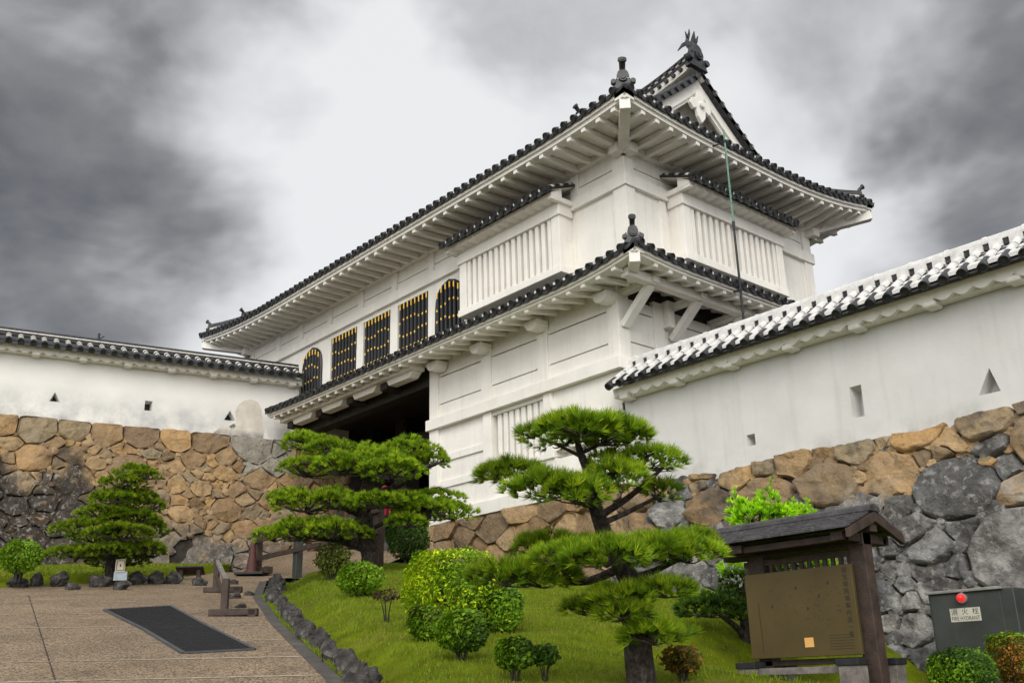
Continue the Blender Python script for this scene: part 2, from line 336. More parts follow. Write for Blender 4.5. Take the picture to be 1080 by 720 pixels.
# ------------------------------------------------------------------ stone walls
def clip(poly, nx, ny, c):
    out = []
    for i in range(len(poly)):
        p, q = poly[i-1], poly[i]; a = nx*p[0]+ny*p[1]-c; b = nx*q[0]+ny*q[1]-c
        if (a <= 0) != (b <= 0): t = a/(a-b); out.append((p[0]+(q[0]-p[0])*t, p[1]+(q[1]-p[1])*t))
        if b <= 0: out.append(q)
    return out
def stone_cells(seeds, u0, u1, v0, v1, gap, ax=1.0, broken=False):
    cells = []
    for i, (su, sv, sr) in enumerate(seeds):
        poly = [(u0, v0), (u1, v0), (u1, v1), (u0, v1)]
        near = sorted(((u-su)**2+((v-sv)*ax)**2-.8*r*r, u, v, r) for j, (u, v, r) in enumerate(seeds) if j != i)[:30]
        for d2, u, v, r in near:
            nx, ny = u-su, (v-sv)*ax*ax; l = math.hypot(nx, ny)
            if l < 1e-6: continue
            nx /= l; ny /= l; D2 = (u-su)**2+((v-sv)*ax)**2; k = .5*(1+(sr*sr-r*r)/D2); c = nx*(su+(u-su)*k)+ny*(sv+(v-sv)*k)-gap
            poly = clip(poly, nx, ny, c)
            if len(poly) < 3: break
        if len(poly) >= 3 and broken and .28 < sr < .58:          # big stones get straight broken sides
            q = random.Random(int(su*977+sv*131)); a0 = q.random()*6.283; n_ = q.choice((5, 6))
            for k in range(n_):
                a = a0+6.283*k/n_+q.uniform(-.3, .3); dx, dy = math.cos(a), math.sin(a)
                if dy > .2 and sv+sr*1.5 > v1: continue
                rad = sr*q.uniform(.86, 1.02)*math.hypot(dx*1.25, dy)
                poly = clip(poly, dx, dy, dx*su+dy*sv+rad)
                if len(poly) < 3: break
        if len(poly) >= 3: cells.append(((su, sv), poly))
    return cells
def stone_mesh(mb, tones, cells, fmap, nrm, tonef, bulge=.09, jag=.02, vtop=None, seed=0, chaikin=1, stain=None):
    rr = random.Random(seed)
    for ci, ((su, sv), poly) in enumerate(cells):
        for _ in range(chaikin):
            q = []
            for i in range(len(poly)):
                a, b = poly[i-1], poly[i]; q += [(a[0]*.94+b[0]*.06, a[1]*.94+b[1]*.06), (a[0]*.06+b[0]*.94, a[1]*.06+b[1]*.94)]
            poly = q
        # even out the outline
        per = sum(math.dist(poly[i-1], poly[i]) for i in range(len(poly))); n = max(12, min(44, int(per/.065)))
        res = []; acc = 0; step = per/n; tgt = 0
        for i in range(len(poly)):
            a, b = poly[i-1], poly[i]; l = math.dist(a, b)
            while tgt <= acc+l and len(res) < n:
                t = (tgt-acc)/max(l, 1e-9); res.append((a[0]+(b[0]-a[0])*t, a[1]+(b[1]-a[1])*t)); tgt += step
            acc += l
        poly = res
        if len(poly) < 6: continue
        cu = sum(p[0] for p in poly)/len(poly); cv = sum(p[1] for p in poly)/len(poly)
        size = math.sqrt(abs(sum(poly[i-1][0]*poly[i][1]-poly[i][0]*poly[i-1][1] for i in range(len(poly))))/2)
        if size < .06: continue
        t, slot = tonef(su, sv, rr)
        tilt = (rr.uniform(-.12, .12), rr.uniform(-.12, .12)); out = rr.uniform(-.02, .05)
        rings = []
        facets = [(rr.uniform(-.5, .5), rr.uniform(-.5, .5), rr.uniform(.55, 1.1)) for _ in range(4)]
        for sc, dep in ((1.0, -.16), (.992, -.05), (.965, -.004), (.915, .45), (.83, .75), (.66, .9), (.45, .96), (.24, 1.0)):
            ring = []
            for (u, v) in poly:
                uu = cu+(u-cu)*sc; vv = cv+(v-cv)*sc
                if vtop: vv = min(vv, vtop(uu))
                h = dep if dep < 0 else dep*bulge*min(1, size/.6)
                if dep > .3:
                    for fa_, fb_, fc_ in facets: h = min(h, bulge*min(1, size/.6)*fc_*1.15+(fa_*(uu-cu)+fb_*(vv-cv))*.42)
                if dep > -.1: h += tilt[0]*(uu-cu)+tilt[1]*(vv-cv)+out+jag*1.9*noise.noise((uu*3.1+ci*3, vv*3.1, ci))+jag*1.1*noise.noise((uu*8+ci, vv*8, ci))+jag*.5*noise.noise((uu*19+ci, vv*19, ci))
                tc_ = t if stain is None else stain(uu, vv, t, ci)
                p = fmap(uu+jag*.7*noise.noise((uu*6, vv*6, 9)), vv+jag*.5*noise.noise((uu*6, vv*6, 4)))+nrm*h
                ring.append(mb.V(p)); tones.append(tc_)
            rings.append(ring)
        last = [Vector(mb.v[i]) for i in rings[-1]]; c = mb.V(sum(last, Vector())/len(last)); tones.append(t)
        mb.smooth = True; k = len(poly)
        for a, b in zip(rings, rings[1:]):
            for i in range(k): mb.F((a[i-1], a[i], b[i], b[i-1]), slot)
        for i in range(k): mb.F((rings[-1][i-1], rings[-1][i], c), slot)
        mb.smooth = False
def seeds_for(u0, u1, v0, v1, rfun, rr, extra=(), asp=1.3):
    """dart throwing with mixed radii: big stones first, smaller ones in between"""
    s = [(u, v, r) for u, v, r in extra]
    for k in range(9000):
        u = rr.uniform(u0-.2, u1+.2); v = rr.uniform(v0-.1, v1+.05); r = rfun(u, v, k/9000, rr)
        if all(((u-a)/asp)**2+(v-b)**2 > ((r+c)*.86)**2 for a, b, c in s): s.append((u, v, r))
    return s
def jit(c, a, rr):
    k = 1+rr.uniform(-a, a); h = rr.uniform(-.04, .04)
    return (max(.01, c[0]*k*(1+h)), max(.01, c[1]*k), max(.01, c[2]*k*(1-h)))
def stone_wall(name, label, loc, u0, u1, v0, v1, fmap, nrm, tonef, hfun, aspect, gap, seed, extra=None, vtop=None, bulge=.09, fill=True, backmat='dirt', stain=None, jag=.03):
    rr = random.Random(seed); t = thing(name, label, 'stone wall', loc)
    s = seeds_for(u0, u1, v0, v1, hfun, rr, extra or (), aspect)
    cells = stone_cells(s, u0, u1, v0, v1, gap, aspect, vtop is not None)
    mb = MB(); tones = []
    stone_mesh(mb, tones, cells, fmap, nrm, tonef, bulge=bulge, vtop=vtop, seed=seed, stain=stain, jag=jag)
    if fill:                                 # small wedge stones packed in the gaps
        pts = []
        for (su, sv), poly in cells:
            for p in poly:
                if u0+.05 < p[0] < u1-.05 and v0+.05 < p[1] < v1-.12 and rr.random() < .62: pts.append(p)
        sm = []
        for p in pts:
            rad = rr.uniform(.05, .13); n = 6; a0 = rr.random()*6
            poly = [(p[0]+rad*1.25*math.cos(a0+6.283*i/n)*rr.uniform(.7, 1.2), p[1]+rad*math.sin(a0+6.283*i/n)*rr.uniform(.7, 1.2)) for i in range(n)]
            sm.append((p, poly))
        stone_mesh(mb, tones, sm, lambda u, v: fmap(u, v)-nrm*.02, nrm, tonef, bulge=.06, seed=seed+1, chaikin=1, stain=stain)
    mb.build('stone_facing', [M['stone'], M['lichen_stone']], t, tones=tones, sharp=32)
    mb = MB(); n = 24
    mb.m = 0
    bk = [[mb.V(fmap(u0+(u1-u0)*i/n, vv)-nrm*.09) for vv in (v0, (v0+v1)/2, v1-.06)] for i in range(n+1)]
    for i in range(n):
        for j in range(2): mb.F((bk[i][j], bk[i+1][j], bk[i+1][j+1], bk[i][j+1]))
    mb.build('packed_earth_core', M[backmat], t)
    return t
TAN = [(.38, .245, .115), (.32, .205, .10), (.42, .285, .145), (.27, .18, .095), (.33, .245, .14), (.45, .275, .115)]
GREY = [(.17, .165, .155), (.22, .215, .205), (.13, .125, .12), (.26, .25, .235), (.19, .175, .16)]
DARK = [(.045, .036, .028), (.06, .045, .035), (.035, .03, .026)]
# left wall frame
WA = R(12); W0 = Vector((-26.0, 14.2, 0)); WU = Vector((-math.sin(WA), -math.cos(WA), 0)); WN = Vector((math.cos(WA), -math.sin(WA), 0))
def fmL(u, v): q = W0+WU*u+WN*(.16+(8.55-v)*.16); return Vector((q.x, q.y, v))
def mixt(a, b, t): return tuple(x+(y-x)*t for x, y in zip(a, b))
def toneL(u, v, rr):
    if v > 7.5 and u < 1.6: return jit((.34, .31, .25), .1, rr), 0
    return jit(rr.choice(TAN), .22, rr), (1 if v < 5.6 and rr.random() < .5 or (u > 5.8 and v < 7.0) else 0)
def stainL(u, v, t, ci):
    n = noise.noise((u*.9, v*1.1, 1.3))*.9+noise.noise((u*2.3, v*2.3, 8))*.5
    d = smooth01(((u-5.0)*.75+(7.2-v)*.55+n*1.3-.6)/1.2)*smooth01((7.75+n*.5-v)/.5)
    g = smooth01((6.0+n*.7-v)/.8)*smooth01((5.4+n-u)/1.5)
    t = mixt(t, (.15, .14, .125), g*.85); return mixt(t, (.026, .021, .017), d*.93)
def radL(u, v, k, rr):
    if v > 8.2: return rr.uniform(.26, .36)
    return rr.uniform(.26, .42) if k < .12 else rr.uniform(.16, .30) if k < .5 else rr.uniform(.07, .16)
stone_wall('stone_wall', 'tall tan fieldstone wall with moss-black stones at its left, carrying the left white plaster wall', (-26, 11, 4.5), -.25, 13.0, 4.1, 8.56, fmL, WN, toneL,
    radL, 1.3, .008, 11, extra=[(1.3, 8.2, .52), (2.6, 5.05, .75), (4.2, 5.0, .6), (2.6, 8.25, .38), (3.5, 8.22, .34), (4.4, 8.25, .4), (5.3, 8.2, .36), (6.1, 8.25, .34), (7.0, 8.22, .42), (7.9, 8.25, .36), (4.7, 7.35, .5), (6.0, 6.9, .5)], bulge=.06, stain=stainL)
# right wall frame: u = x
NR = Vector((0, -1, .22)).normalized()
def fmR(u, v): return Vector((u, 13.93-(5.0-v)*.23, v))
def vtR(u): return 5.03+.09*noise.noise((u*1.1, 3.3, 0))-.03
def toneR(u, v, rr):
    k = noise.noise((u*.6, v*.9, 7.7)); tan = v > 4.15+k*.5-.06*(u+8)
    if rr.random() < .12 and v > 3.7: tan = not tan
    if tan: return jit(rr.choice(TAN), .22, rr), 0
    if rr.random() < .12: return jit((.11, .08, .07), .2, rr), 1
    return jit(rr.choice(GREY), .35, rr), 1
def stainR(u, v, t, ci):
    n = noise.noise((u*1.4, v*1.4, 4.4))+.6*noise.noise((u*3.7, v*3.7, 2))
    t = mixt(t, (.07, .064, .056), .65*smooth01((n-.15)/.5)); return mixt(t, (.36, .35, .32), .75*smooth01((-n-.05)/.5)*smooth01((4.5-v)/.8))
def radR(u, v, k, rr):
    if v > 4.85: return rr.uniform(.12, .26)
    if u > -7.9 and v < 3.4: return rr.uniform(.2, .3) if k < .04 else rr.uniform(.07, .16)
    return rr.uniform(.32, .48) if k < .1 else rr.uniform(.16, .3) if k < .4 else rr.uniform(.06, .14)
stone_wall('stone_wall', 'boulder retaining wall, tan above and lichen grey below, carrying the right white plaster wall', (-8, 13.5, 1.5), -12.9, 1.0, .9, 5.1, fmR, NR, toneR,
    radR, 1.35, .009, 23, vtop=vtR, bulge=.085, stain=stainR, jag=.04,
    extra=[(-6.35, 4.05, .56), (-5.45, 3.05, .78), (-5.0, 4.5, .5), (-7.3, 4.4, .4), (-8.35, 4.4, .46), (-9.6, 4.35, .5), (-10.7, 4.4, .42), (-11.6, 4.45, .36), (-7.0, 3.5, .26), (-6.75, 3.25, .3), (-4.9, 3.85, .3), (-9.9, 3.3, .5), (-11.2, 3.3, .5), (-7.9, 4.93, .3), (-6.9, 4.94, .34), (-5.9, 4.95, .36), (-9.0, 4.93, .3), (-10.2, 4.93, .34)])
# footing under the gate house front
NF = Vector((0, -1, .08)).normalized()
def fmF(u, v): return Vector((u, 13.93-(5.16-v)*.08, v))
stone_wall('stone_wall', 'low course of cut tan stones under the white gate house front', (-16, 13.9, 4), -19.05, -12.9, 3.2, 5.165, fmF, NF,
    lambda u, v, rr: (jit(rr.choice(TAN[:4]), .15, rr), 0), lambda u, v, k, rr: rr.uniform(.3, .44) if k < .3 else rr.uniform(.14, .25), 1.45, .004, 31, bulge=.025, fill=False, jag=.015)
# stone pier carrying the left jamb of the gateway
def fmJ(u, v): return Vector((-26.25+u, 13.93, v)) if u < .72 else Vector((-25.53, 13.93+(u-.72), v))
stone_wall('stone_wall', 'short stone pier under the white left jamb of the gateway', (-25.6, 14, 4.5), 0, 2.55, 4.3, 8.27, fmJ, Vector((.6, -.8, 0)), lambda u, v, rr: (jit(rr.choice(TAN), .2, rr), 0),
    lambda u, v, k, rr: rr.uniform(.24, .38) if k < .25 else rr.uniform(.1, .2), 1.3, .006, 37, bulge=.04, fill=False)
# ------------------------------------------------------------------ roofs
TILE = [M['tile'], M['mortar'], M['plaster']]
def slope(mb, O, U, Nn, Ln, D, zf, t0=lambda d: 0, t1=lambda d: 0, pitch=.285, r=.064, nd=6, over=.05, thick=.07, band=.09, bstep=.27, first=.5, bm=1, sm=0, pan=1.0, lug=1):
    O = Vector(O); U = Vector(U); Nn = Vector(Nn); UP = Vector((0, 0, 1))
    def P(u, d): q = O+U*u+Nn*d; return Vector((q.x, q.y, zf(u, d)))
    nu = max(2, int(Ln/.6)); rows = []; rowb = []
    for j in range(nd+1):
        d = D*j/nd; a, b = t0(d), Ln-t1(d)
        rows.append([mb.V(P(a+(b-a)*i/nu, d)) for i in range(nu+1)]); rowb.append([mb.V(P(a+(b-a)*i/nu, d)-UP*thick) for i in range(nu+1)])
    for j in range(nd):
        for i in range(nu):
            mb.F((rows[j][i], rows[j][i+1], rows[j+1][i+1], rows[j+1][i]), (sm if j % 2 else 0)); mb.F((rowb[j][i], rowb[j+1][i], rowb[j+1][i+1], rowb[j][i+1]), 2)
    for i in range(nu): mb.F((rows[0][i], rowb[0][i], rowb[0][i+1], rows[0][i+1]), 0)
    for j in range(nd):
        mb.F((rows[j][0], rows[j+1][0], rowb[j+1][0], rowb[j][0]), 0); mb.F((rows[j][-1], rowb[j][-1], rowb[j+1][-1], rows[j+1][-1]), 0)
    k = 0; us = []
    while True:
        u = (k+first)*pitch
        if u > Ln-.02: break
        us.append(u); k += 1
    ns = 7
    ju = random.Random(int(Ln*100))
    for u in us:
        u += ju.uniform(-.010, .010); dm = D
        while dm > 0 and not (t0(dm) <= u <= Ln-t1(dm)): dm -= .05
        if dm < .15: 
            dm = .15
        m = max(2, int(dm/.3)+1); prev = None
        mb.smooth = True
        def ring(d, rad):
            c = P(u, d); tn = (P(u, d+.05)-P(u, d-.05)).normalized(); up = U.cross(tn).normalized()
            if up.z < 0: up = -up
            return [mb.V(c+U*(rad*math.cos(math.pi*i/(ns-1)))+up*(rad*math.sin(math.pi*i/(ns-1))+.012)) for i in range(ns)]
        for j in range(m+1):
            d = -over+(dm+over)*j/m; rg = ring(d, r)
            if prev:
                for i in range(ns-1): mb.F((prev[i], prev[i+1], rg[i+1], rg[i]), 0)
            prev = rg
        if band:
            d = .16
            while d < dm-.03:
                a = ring(d, r*1.06); b = ring(min(dm, d+band), r*1.10)
                for i in range(ns-1): mb.F((a[i], a[i+1], b[i+1], b[i]), bm)
                for q in (a, b): mb.F(q if q is b else q[::-1], bm)
                d += bstep
        # round end tile
        c = P(u, -over); tn = (P(u, .1)-P(u, 0)).normalized(); up = U.cross(tn).normalized()
        if up.z < 0: up = -up
        c = c+up*ju.uniform(-.012, .008); mb.smooth = False
        R0 = r*1.22; n = 12
        fr = [mb.V(c-tn*.035+(U*math.cos(6.2832*i/n)+up*math.sin(6.2832*i/n))*R0) for i in range(n)]
        bk = [mb.V(c+tn*.05+(U*math.cos(6.2832*i/n)+up*math.sin(6.2832*i/n))*R0) for i in range(n)]
        f2 = [mb.V(c-tn*.035+(U*math.cos(6.2832*i/n)+up*math.sin(6.2832*i/n))*R0*.76) for i in range(n)]
        f3 = [mb.V(c-tn*.020+(U*math.cos(6.2832*i/n)+up*math.sin(6.2832*i/n))*R0*.70) for i in range(n)]
        for i in range(n):
            j = (i+1) % n; mb.F((fr[i], fr[j], bk[j], bk[i]), 0); mb.F((fr[i], f2[i], f2[j], fr[j]), 0); mb.F((f2[i], f3[i], f3[j], f2[j]), 0)
        mb.F(f3, 0); mb.F(bk[::-1], 0)
    # mortar packed between the round ends, then the drooping flat tiles
    for u in us[:-1]:
        q0, q1 = P(u+r*.9, .0), P(u+pitch-r*.9, .0); q2, q3 = P(u+r*.9, .1), P(u+pitch-r*.9, .1)
        hh = UP*r*.95; mb.hexa([q0-UP*.03, q1-UP*.03, q3-UP*.03, q2-UP*.03, q0+hh, q1+hh, q3+hh, q2+hh], lug)
    for u in [us[0]-pitch]+us:
        a, b = max(0.0, u), min(Ln, u+pitch)
        if b-a < .05: continue
        n = 6; fr = []
        for i in range(n+1):
            uu = a+(b-a)*i/n; s_ = math.sin(math.pi*(uu-u)/pitch); q = P(uu, -over*.7)
            fr.append((mb.V(q+UP*(.012-.045*s_)), mb.V(q-UP*((.055+.052*s_)*pan-.0*s_)), mb.V(P(uu, .12)-UP*(.035+.045*s_))))
        for p, q in zip(fr, fr[1:]):
            mb.F((p[0], p[1], q[1], q[0]), 0); mb.F((p[1], p[2], q[2], q[1]), 0)
    return P
def strip(mb, P, u0, u1, prof, n, m=0):
    """a moulding that follows the eave: prof = closed list of (d, dz) below the roof surface"""
    rings = []
    for i in range(n+1):
        u = u0+(u1-u0)*i/n; b = P(u, 0); rings.append([mb.V(P(u, 0)+(P(u, 1)-P(u, 0))*0+_N(P, u)*d+Vector((0, 0, dz))) for d, dz in prof])
    k = len(prof)
    for a, b in zip(rings, rings[1:]):
        for i in range(k): mb.F((a[i], a[(i+1) % k], b[(i+1) % k], b[i]), m)
    mb.F(rings[0][::-1], m); mb.F(rings[-1], m)
def _N(P, u):
    q = P(u, 1)-P(u, 0); q.z = 0; return q.normalized()

# ------------------------------------------------------------------ plaster walls with a tiled roof
def holed_plate(mb, outer, holes, o, ex, ey, ez, depth, m=0, mb_back=None):
    """flat plate with recessed openings (2D loops); depth goes along -ez"""
    bm = bmesh.new(); o = Vector(o); ex = Vector(ex); ey = Vector(ey); ez = Vector(ez)
    edges = []
    for lp in [outer]+holes:
        vs = [bm.verts.new((x, y, 0)) for x, y in lp]
        for i in range(len(vs)): edges.append(bm.edges.new((vs[i-1], vs[i])))
    bmesh.ops.triangle_fill(bm, use_beauty=True, use_dissolve=False, edges=edges, normal=(0, 0, 1))
    bm.verts.index_update(); vi = [mb.V(o+ex*v.co.x+ey*v.co.y) for v in bm.verts]
    for f in bm.faces: mb.F([vi[v.index] for v in f.verts], m)
    bm.free()
    for lp in holes:
        cx = sum(p[0] for p in lp)/len(lp); cy = sum(p[1] for p in lp)/len(lp)
        a = [mb.V(o+ex*x+ey*y) for x, y in lp]; b = [mb.V(o+ex*(cx+(x-cx)*.75)+ey*(cy+(y-cy)*.75)-ez*depth) for x, y in lp]; n = len(lp)
        for i in range(n): mb.F((a[i], a[(i+1) % n], b[(i+1) % n], b[i]), m)
        mb.F(b, m if mb_back is None else mb_back)
def plaster_wall(label, o, U, Nn, L, zb, ze, zr, holes, face_mat, brackets, bandw, bm_mat, back_dark, first=.5, slots=True, over=.48):
    """o: foot of the face at u=0; U along, Nn towards the viewer"""
    o = Vector(o); U = Vector(U); Nn = Vector(Nn); UP = Vector((0, 0, 1))
    t = thing('plaster_wall', label, 'plaster wall', (o.x, o.y, zb))
    mb = MB(); hc = ze-.1
    holed_plate(mb, [(0, zb-.1), (L, zb-.1), (L, hc), (0, hc)], holes, o, U, UP, Nn, .26, 0, 1)
    q = o-Nn*.4
    for a, b in (((o, q), (o+U*L, q+U*L)),):
        mb.poly([Vector((q.x, q.y, zb-.1)), Vector(((q+U*L).x, (q+U*L).y, zb-.1)), Vector(((q+U*L).x, (q+U*L).y, hc)), Vector((q.x, q.y, hc))], 0)
    for e in (o, o+U*L):
        f = e-Nn*.4; mb.poly([Vector((e.x, e.y, zb-.1)), Vector((f.x, f.y, zb-.1)), Vector((f.x, f.y, hc)), Vector((e.x, e.y, hc))], 0)
    mb.build('wall_face', [face_mat, M['dark_wood'] if back_dark else face_mat], t)
    rm = [M['tile'], bm_mat, M['plaster']]
    mb = MB(); D = over+.2; k = (zr-.14-ze)/D
    P1 = slope(mb, o+Nn*over, U, -Nn, L, D, lambda u, d: ze+k*d, nd=6, band=bandw, first=first, pitch=.29, bstep=.26, sm=1 if slots else 0, pan=.55 if slots else .9, lug=1 if slots else 0)
    slope(mb, o-Nn*(.4+over)+U*L, -U, Nn, L, D, lambda u, d: ze+k*d, nd=3, band=bandw, pitch=.29, bstep=.26)
    mb.build('tile_roof', rm, t)
    mb = MB(); rc = o-Nn*.2        # ridge: dark course with mortar lugs, white cap above
    def RP(u, n, z): p = rc+U*u+Nn*n; return Vector((p.x, p.y, z))
    z0 = ze+k*D-.03
    mb.obox(RP(L/2, 0, z0+.045), (U, Nn, UP), (L/2, .10, .05), 0)
    if slots:
        u = first*.29
        while u < L:
            for sg in (1, -1): mb.obox(RP(u, sg*.1, z0+.04), (U, Nn, UP), (.098, .028, .06), 1)
            u += .29
    mb.obox(RP(L/2, 0, z0+.105), (U, Nn, UP), (L/2, .125, .018), 1)
    mb.tube([RP(0, 0, z0+.15), RP(L, 0, z0+.15)], .075, 10, 1 if slots else 0)
    u = .2
    while u < L and slots: mb.tube([RP(u-.03, 0, z0+.15), RP(u+.03, 0, z0+.15)], .088, 10, 1); u += .58
    mb.build('roof_ridge', rm, t)
    mb = MB(); n = int(L/.0483)    # scalloped plaster cornice under the eave
    pro = []
    for i in range(n+1):
        u = L*i/n; ph = (u/.29-first)*6.2832; s_ = abs(math.sin(ph/2))
        pro.append(u); zl = ze-.17-.075*s_
        mb.V(o+Nn*(over-.16)+U*u+UP*(ze-.055)); mb.V(o+Nn*(over-.19)+U*u+UP*zl); mb.V(o+Nn*.06+U*u+UP*(zl+.005)); mb.V(o+Nn*.16+U*u+UP*(ze-.055-.02))
    for i in range(n):
        a, b = 4*i, 4*i+4
        for j in range(3): mb.F((a+j, a+j+1, b+j+1, b+j))
    mb.F((0, 1, 2, 3)); mb.F((4*n, 4*n+3, 4*n+2, 4*n+1)); 
    mb.box((0, 0, 0), (0, 0, 0)) if False else None
    c = o+U*L/2; mb.obox(Vector((c.x, c.y, ze-.195))+Nn*.085, (U, Nn, UP), (L/2, .09, .035))
    mb.build('scalloped_cornice', M['plaster'], t)
    pb = None
    for u in brackets:
        if pb is None:
            mb = MB(); c = o+U*u+Nn*.15
            mb.obox(Vector((c.x, c.y, ze-.235)), (U, Nn, UP), (.105, .15, .05)); pb = mb.build('bracket', M['plaster'], t, bevel=.04); u_first = u
        else: copy_part(pb, U*(u-u_first), t)
    return t
XR = -12.66
plaster_wall('long grey-white plaster wall on the right with whitened roof tiles and three loopholes', (XR, 14.0, 0), (1, 0, 0), (0, -1, 0), 14.5, 4.95, 7.0, 7.62,
    [[(-5.92-XR, 5.32), (-5.61-XR, 5.32), (-5.71-XR, 5.68)], [(-7.91-XR, 5.41), (-7.70-XR, 5.41), (-7.69-XR, 5.91), (-7.89-XR, 5.91)], [(-9.92-XR, 5.345), (-9.75-XR, 5.345), (-9.75-XR, 5.54), (-9.92-XR, 5.54)]],
    M['wall_plaster'], [.22+1.23*i for i in range(12)], .238, M['mortar_white'], False, first=.31)
lw = plaster_wall('weathered white plaster wall on the left with dark tiled roof and mould at its foot', W0, WU, WN, 15.0, 8.55, 10.48, 10.98,
    [[(6.53, 9.06), (6.68, 9.32), (6.80, 9.06)], [(4.17, 9.07), (4.37, 9.07), (4.37, 9.35), (4.17, 9.35)], [(1.83, 9.02), (2.01, 9.32), (2.17, 9.02)]],
    M['mould_plaster'], [.25+1.17*i for i in range(13)], .1, M['mortar'], True, slots=False)
mb = MB()
out = [(2.3, 8.56), (2.18, 8.78)]+[(1.62+.56*math.cos(a), 9.12+.60*math.sin(a)) for a in [R(200-20*i) for i in range(0, 9)]]+[(1.02, 8.9), (1.0, 8.56)]
tri = [(1.80, 8.99), (2.01, 9.36), (2.2, 8.99)]
out = [p for p in out]
bmf = []
mbp = MB()
outp = [(2.02, 8.56), (2.0, 8.86), (1.83, 8.98), (1.82, 9.08), (1.86, 9.32), (1.78, 9.52), (1.62, 9.66), (1.42, 9.72), (1.22, 9.66), (1.10, 9.46), (1.06, 9.1), (1.0, 8.8), (1.0, 8.56)]
mbp.prism(outp[::-1], W0+WN*.004, WU, (0, 0, 1), WN, .006)
mbp.prism([(2.5, 8.56), (2.25, 8.80), (2.022, 8.85), (2.024, 8.56)], W0+WN*.004, WU, (0, 0, 1), WN, .006)
mbp.build('bare_plaster_patch', M['bare_plaster'], lw)
# ------------------------------------------------------------------ the gate house
gate = thing('castle_gate', 'two-storey white plastered castle gate house with upturned dark tiled roofs and gilt black window bars', 'gate house', (-19, 14, 5.1))
PLm = M['plaster']; BV = .012
XE, YF, YU, YB = -12.7, 14.0, 14.49, 21.43      # right face, lower front, upper front, back
XW = -29.93
def slabs(name, boxes, m=PLm, bevel=.008):
    mb = MB()
    for a, b in boxes: mb.box(a, b)
    return mb.build(name, m, gate, bevel=bevel)
def each(name, boxes, m=PLm, bevel=.01):
    return [slabs(name, [b], m, bevel) for b in boxes]
# lower storey, front: backing, boards with shadow gaps, posts, rails
bx = []
for a, b in ((-18.66, -17.0), (-16.66, -15.07), (-14.75, -12.97)):
    for z0, z1 in ((7.68, 8.027), (8.052, 8.717), (8.742, 9.6)): bx.append(((a-.02, YF, z0), (b+.02, YF+.3, z1)))
for a, b in ((-18.7, -16.97), (-14.68, -12.72)):
    for z0, z1 in ((5.4, 5.98), (6.15, 6.6), (6.75, 7.44)): bx.append(((a-.02, YF+.01, z0), (b+.02, YF+.3, z1)))
bx.append(((-16.97, YF+.01, 5.4), (-14.68, YF+.3, 6.05)))
slabs('plaster_panels', bx)
slabs('wall_core', [((-18.98, YF+.303, 5.0), (XE-.303, YF+.6, 9.7)), ((XE-.6, YF+.303, 5.0), (XE-.303, YB, 9.7))], bevel=0)
each('post', [((a, YF-.06, 5.1), (b, YF+.31, 9.6)) for a, b in ((-19.0, -18.66),)]+[((a, YF-.06, 7.6), (b, YF+.31, 9.55)) for a, b in ((-17.0, -16.66), (-15.07, -14.75))])
each('corner_post', [((-12.97, YF-.055, 7.55), (XE+.055, YF+.28, 9.5))])
each('rail_beam', [((-19.05, YF-.14, 7.43), (XE+.1, YF+.02, 7.69))])
slabs('return_beam', [((XE-.02, YF+.021, 7.43), (XE+.1, YB, 7.69))])
each('ledge', [((-18.66, YF-.035, z), (-16.97, YF+.02, z+.17)) for z in (5.98, 6.6)]+[((-14.68, YF-.02, 6.6), (-12.72, YF+.02, 6.77))])
each('sill_beam', [((-18.9, YF-.1, 5.15), (XE+.05, YF+.1, 5.44))])
lwin = slabs('window_frame', [((-16.97, YF-.05, 6.02), (-16.68, YF+.3, 7.43)), ((-14.95, YF-.05, 6.02), (-14.68, YF+.3, 7.43)), ((-16.68, YF-.04, 6.02), (-14.95, YF+.3, 6.14)), ((-16.68, YF+.0, 7.34), (-14.95, YF+.3, 7.432))])
for i in range(8):
    mb = MB(); x = -16.50+i*.2; mb.box((x-.065, YF+.05, 6.1), (x+.065, YF+.17, 7.36)); mb.build('lattice_bar', PLm, lwin, bevel=.012)
# lower storey, right face
bx = []
ps = [14.28, 15.06, 16.0, 16.9, 17.85, 18.8, 19.7, 20.6, 21.43]
for a, b in zip(ps, ps[1:]):
    for z0, z1 in ((5.1, 7.44), (7.68, 8.057), (8.082, 8.742), (8.767, 9.0)): bx.append(((XE-.3, a, z0), (XE, b+.004, z1)))
slabs('side_panels', bx)
each('side_post', [((XE-.31, y-.15, 5.1), (XE+.06, y+.15, 9.1)) for y in (15.2, 17.1, 19.0, 21.28)])
# dark panels standing in for shaded openings under the side eave, girder, struts, arms
slabs('eave_gap_shade', [((XE-.29, 14.3, 9.0), (XE-.05, 21.4, 9.6))], M['dark_wood'], 0)
slabs('eave_girder', [((-11.98, 13.35, 8.98), (-11.78, 21.6, 9.16))])
for y in (14.12, 15.6, 17.1, 18.6, 20.1):
    mb = MB(); mb.beam((XE+.06, y, 8.35), (-11.9, y, 9.0), .2, .13); mb.build('strut', PLm, gate, bevel=.01)
    mb = MB(); mb.box((XE, y-.09, 9.0), (-11.72, y+.09, 9.13)); mb.build('eave_arm', PLm, gate, bevel=.01)
for y in (15.35, 17.25, 19.1):
    mb = MB(); mb.box((XE+.0, y-.0, 8.62), (XE+.2, y+.2, 9.15)); mb.box((XE, y-.03, 8.56), (XE+.22, y+.23, 8.63)); mb.build('hanging_stub_post', PLm, gate, bevel=.01)
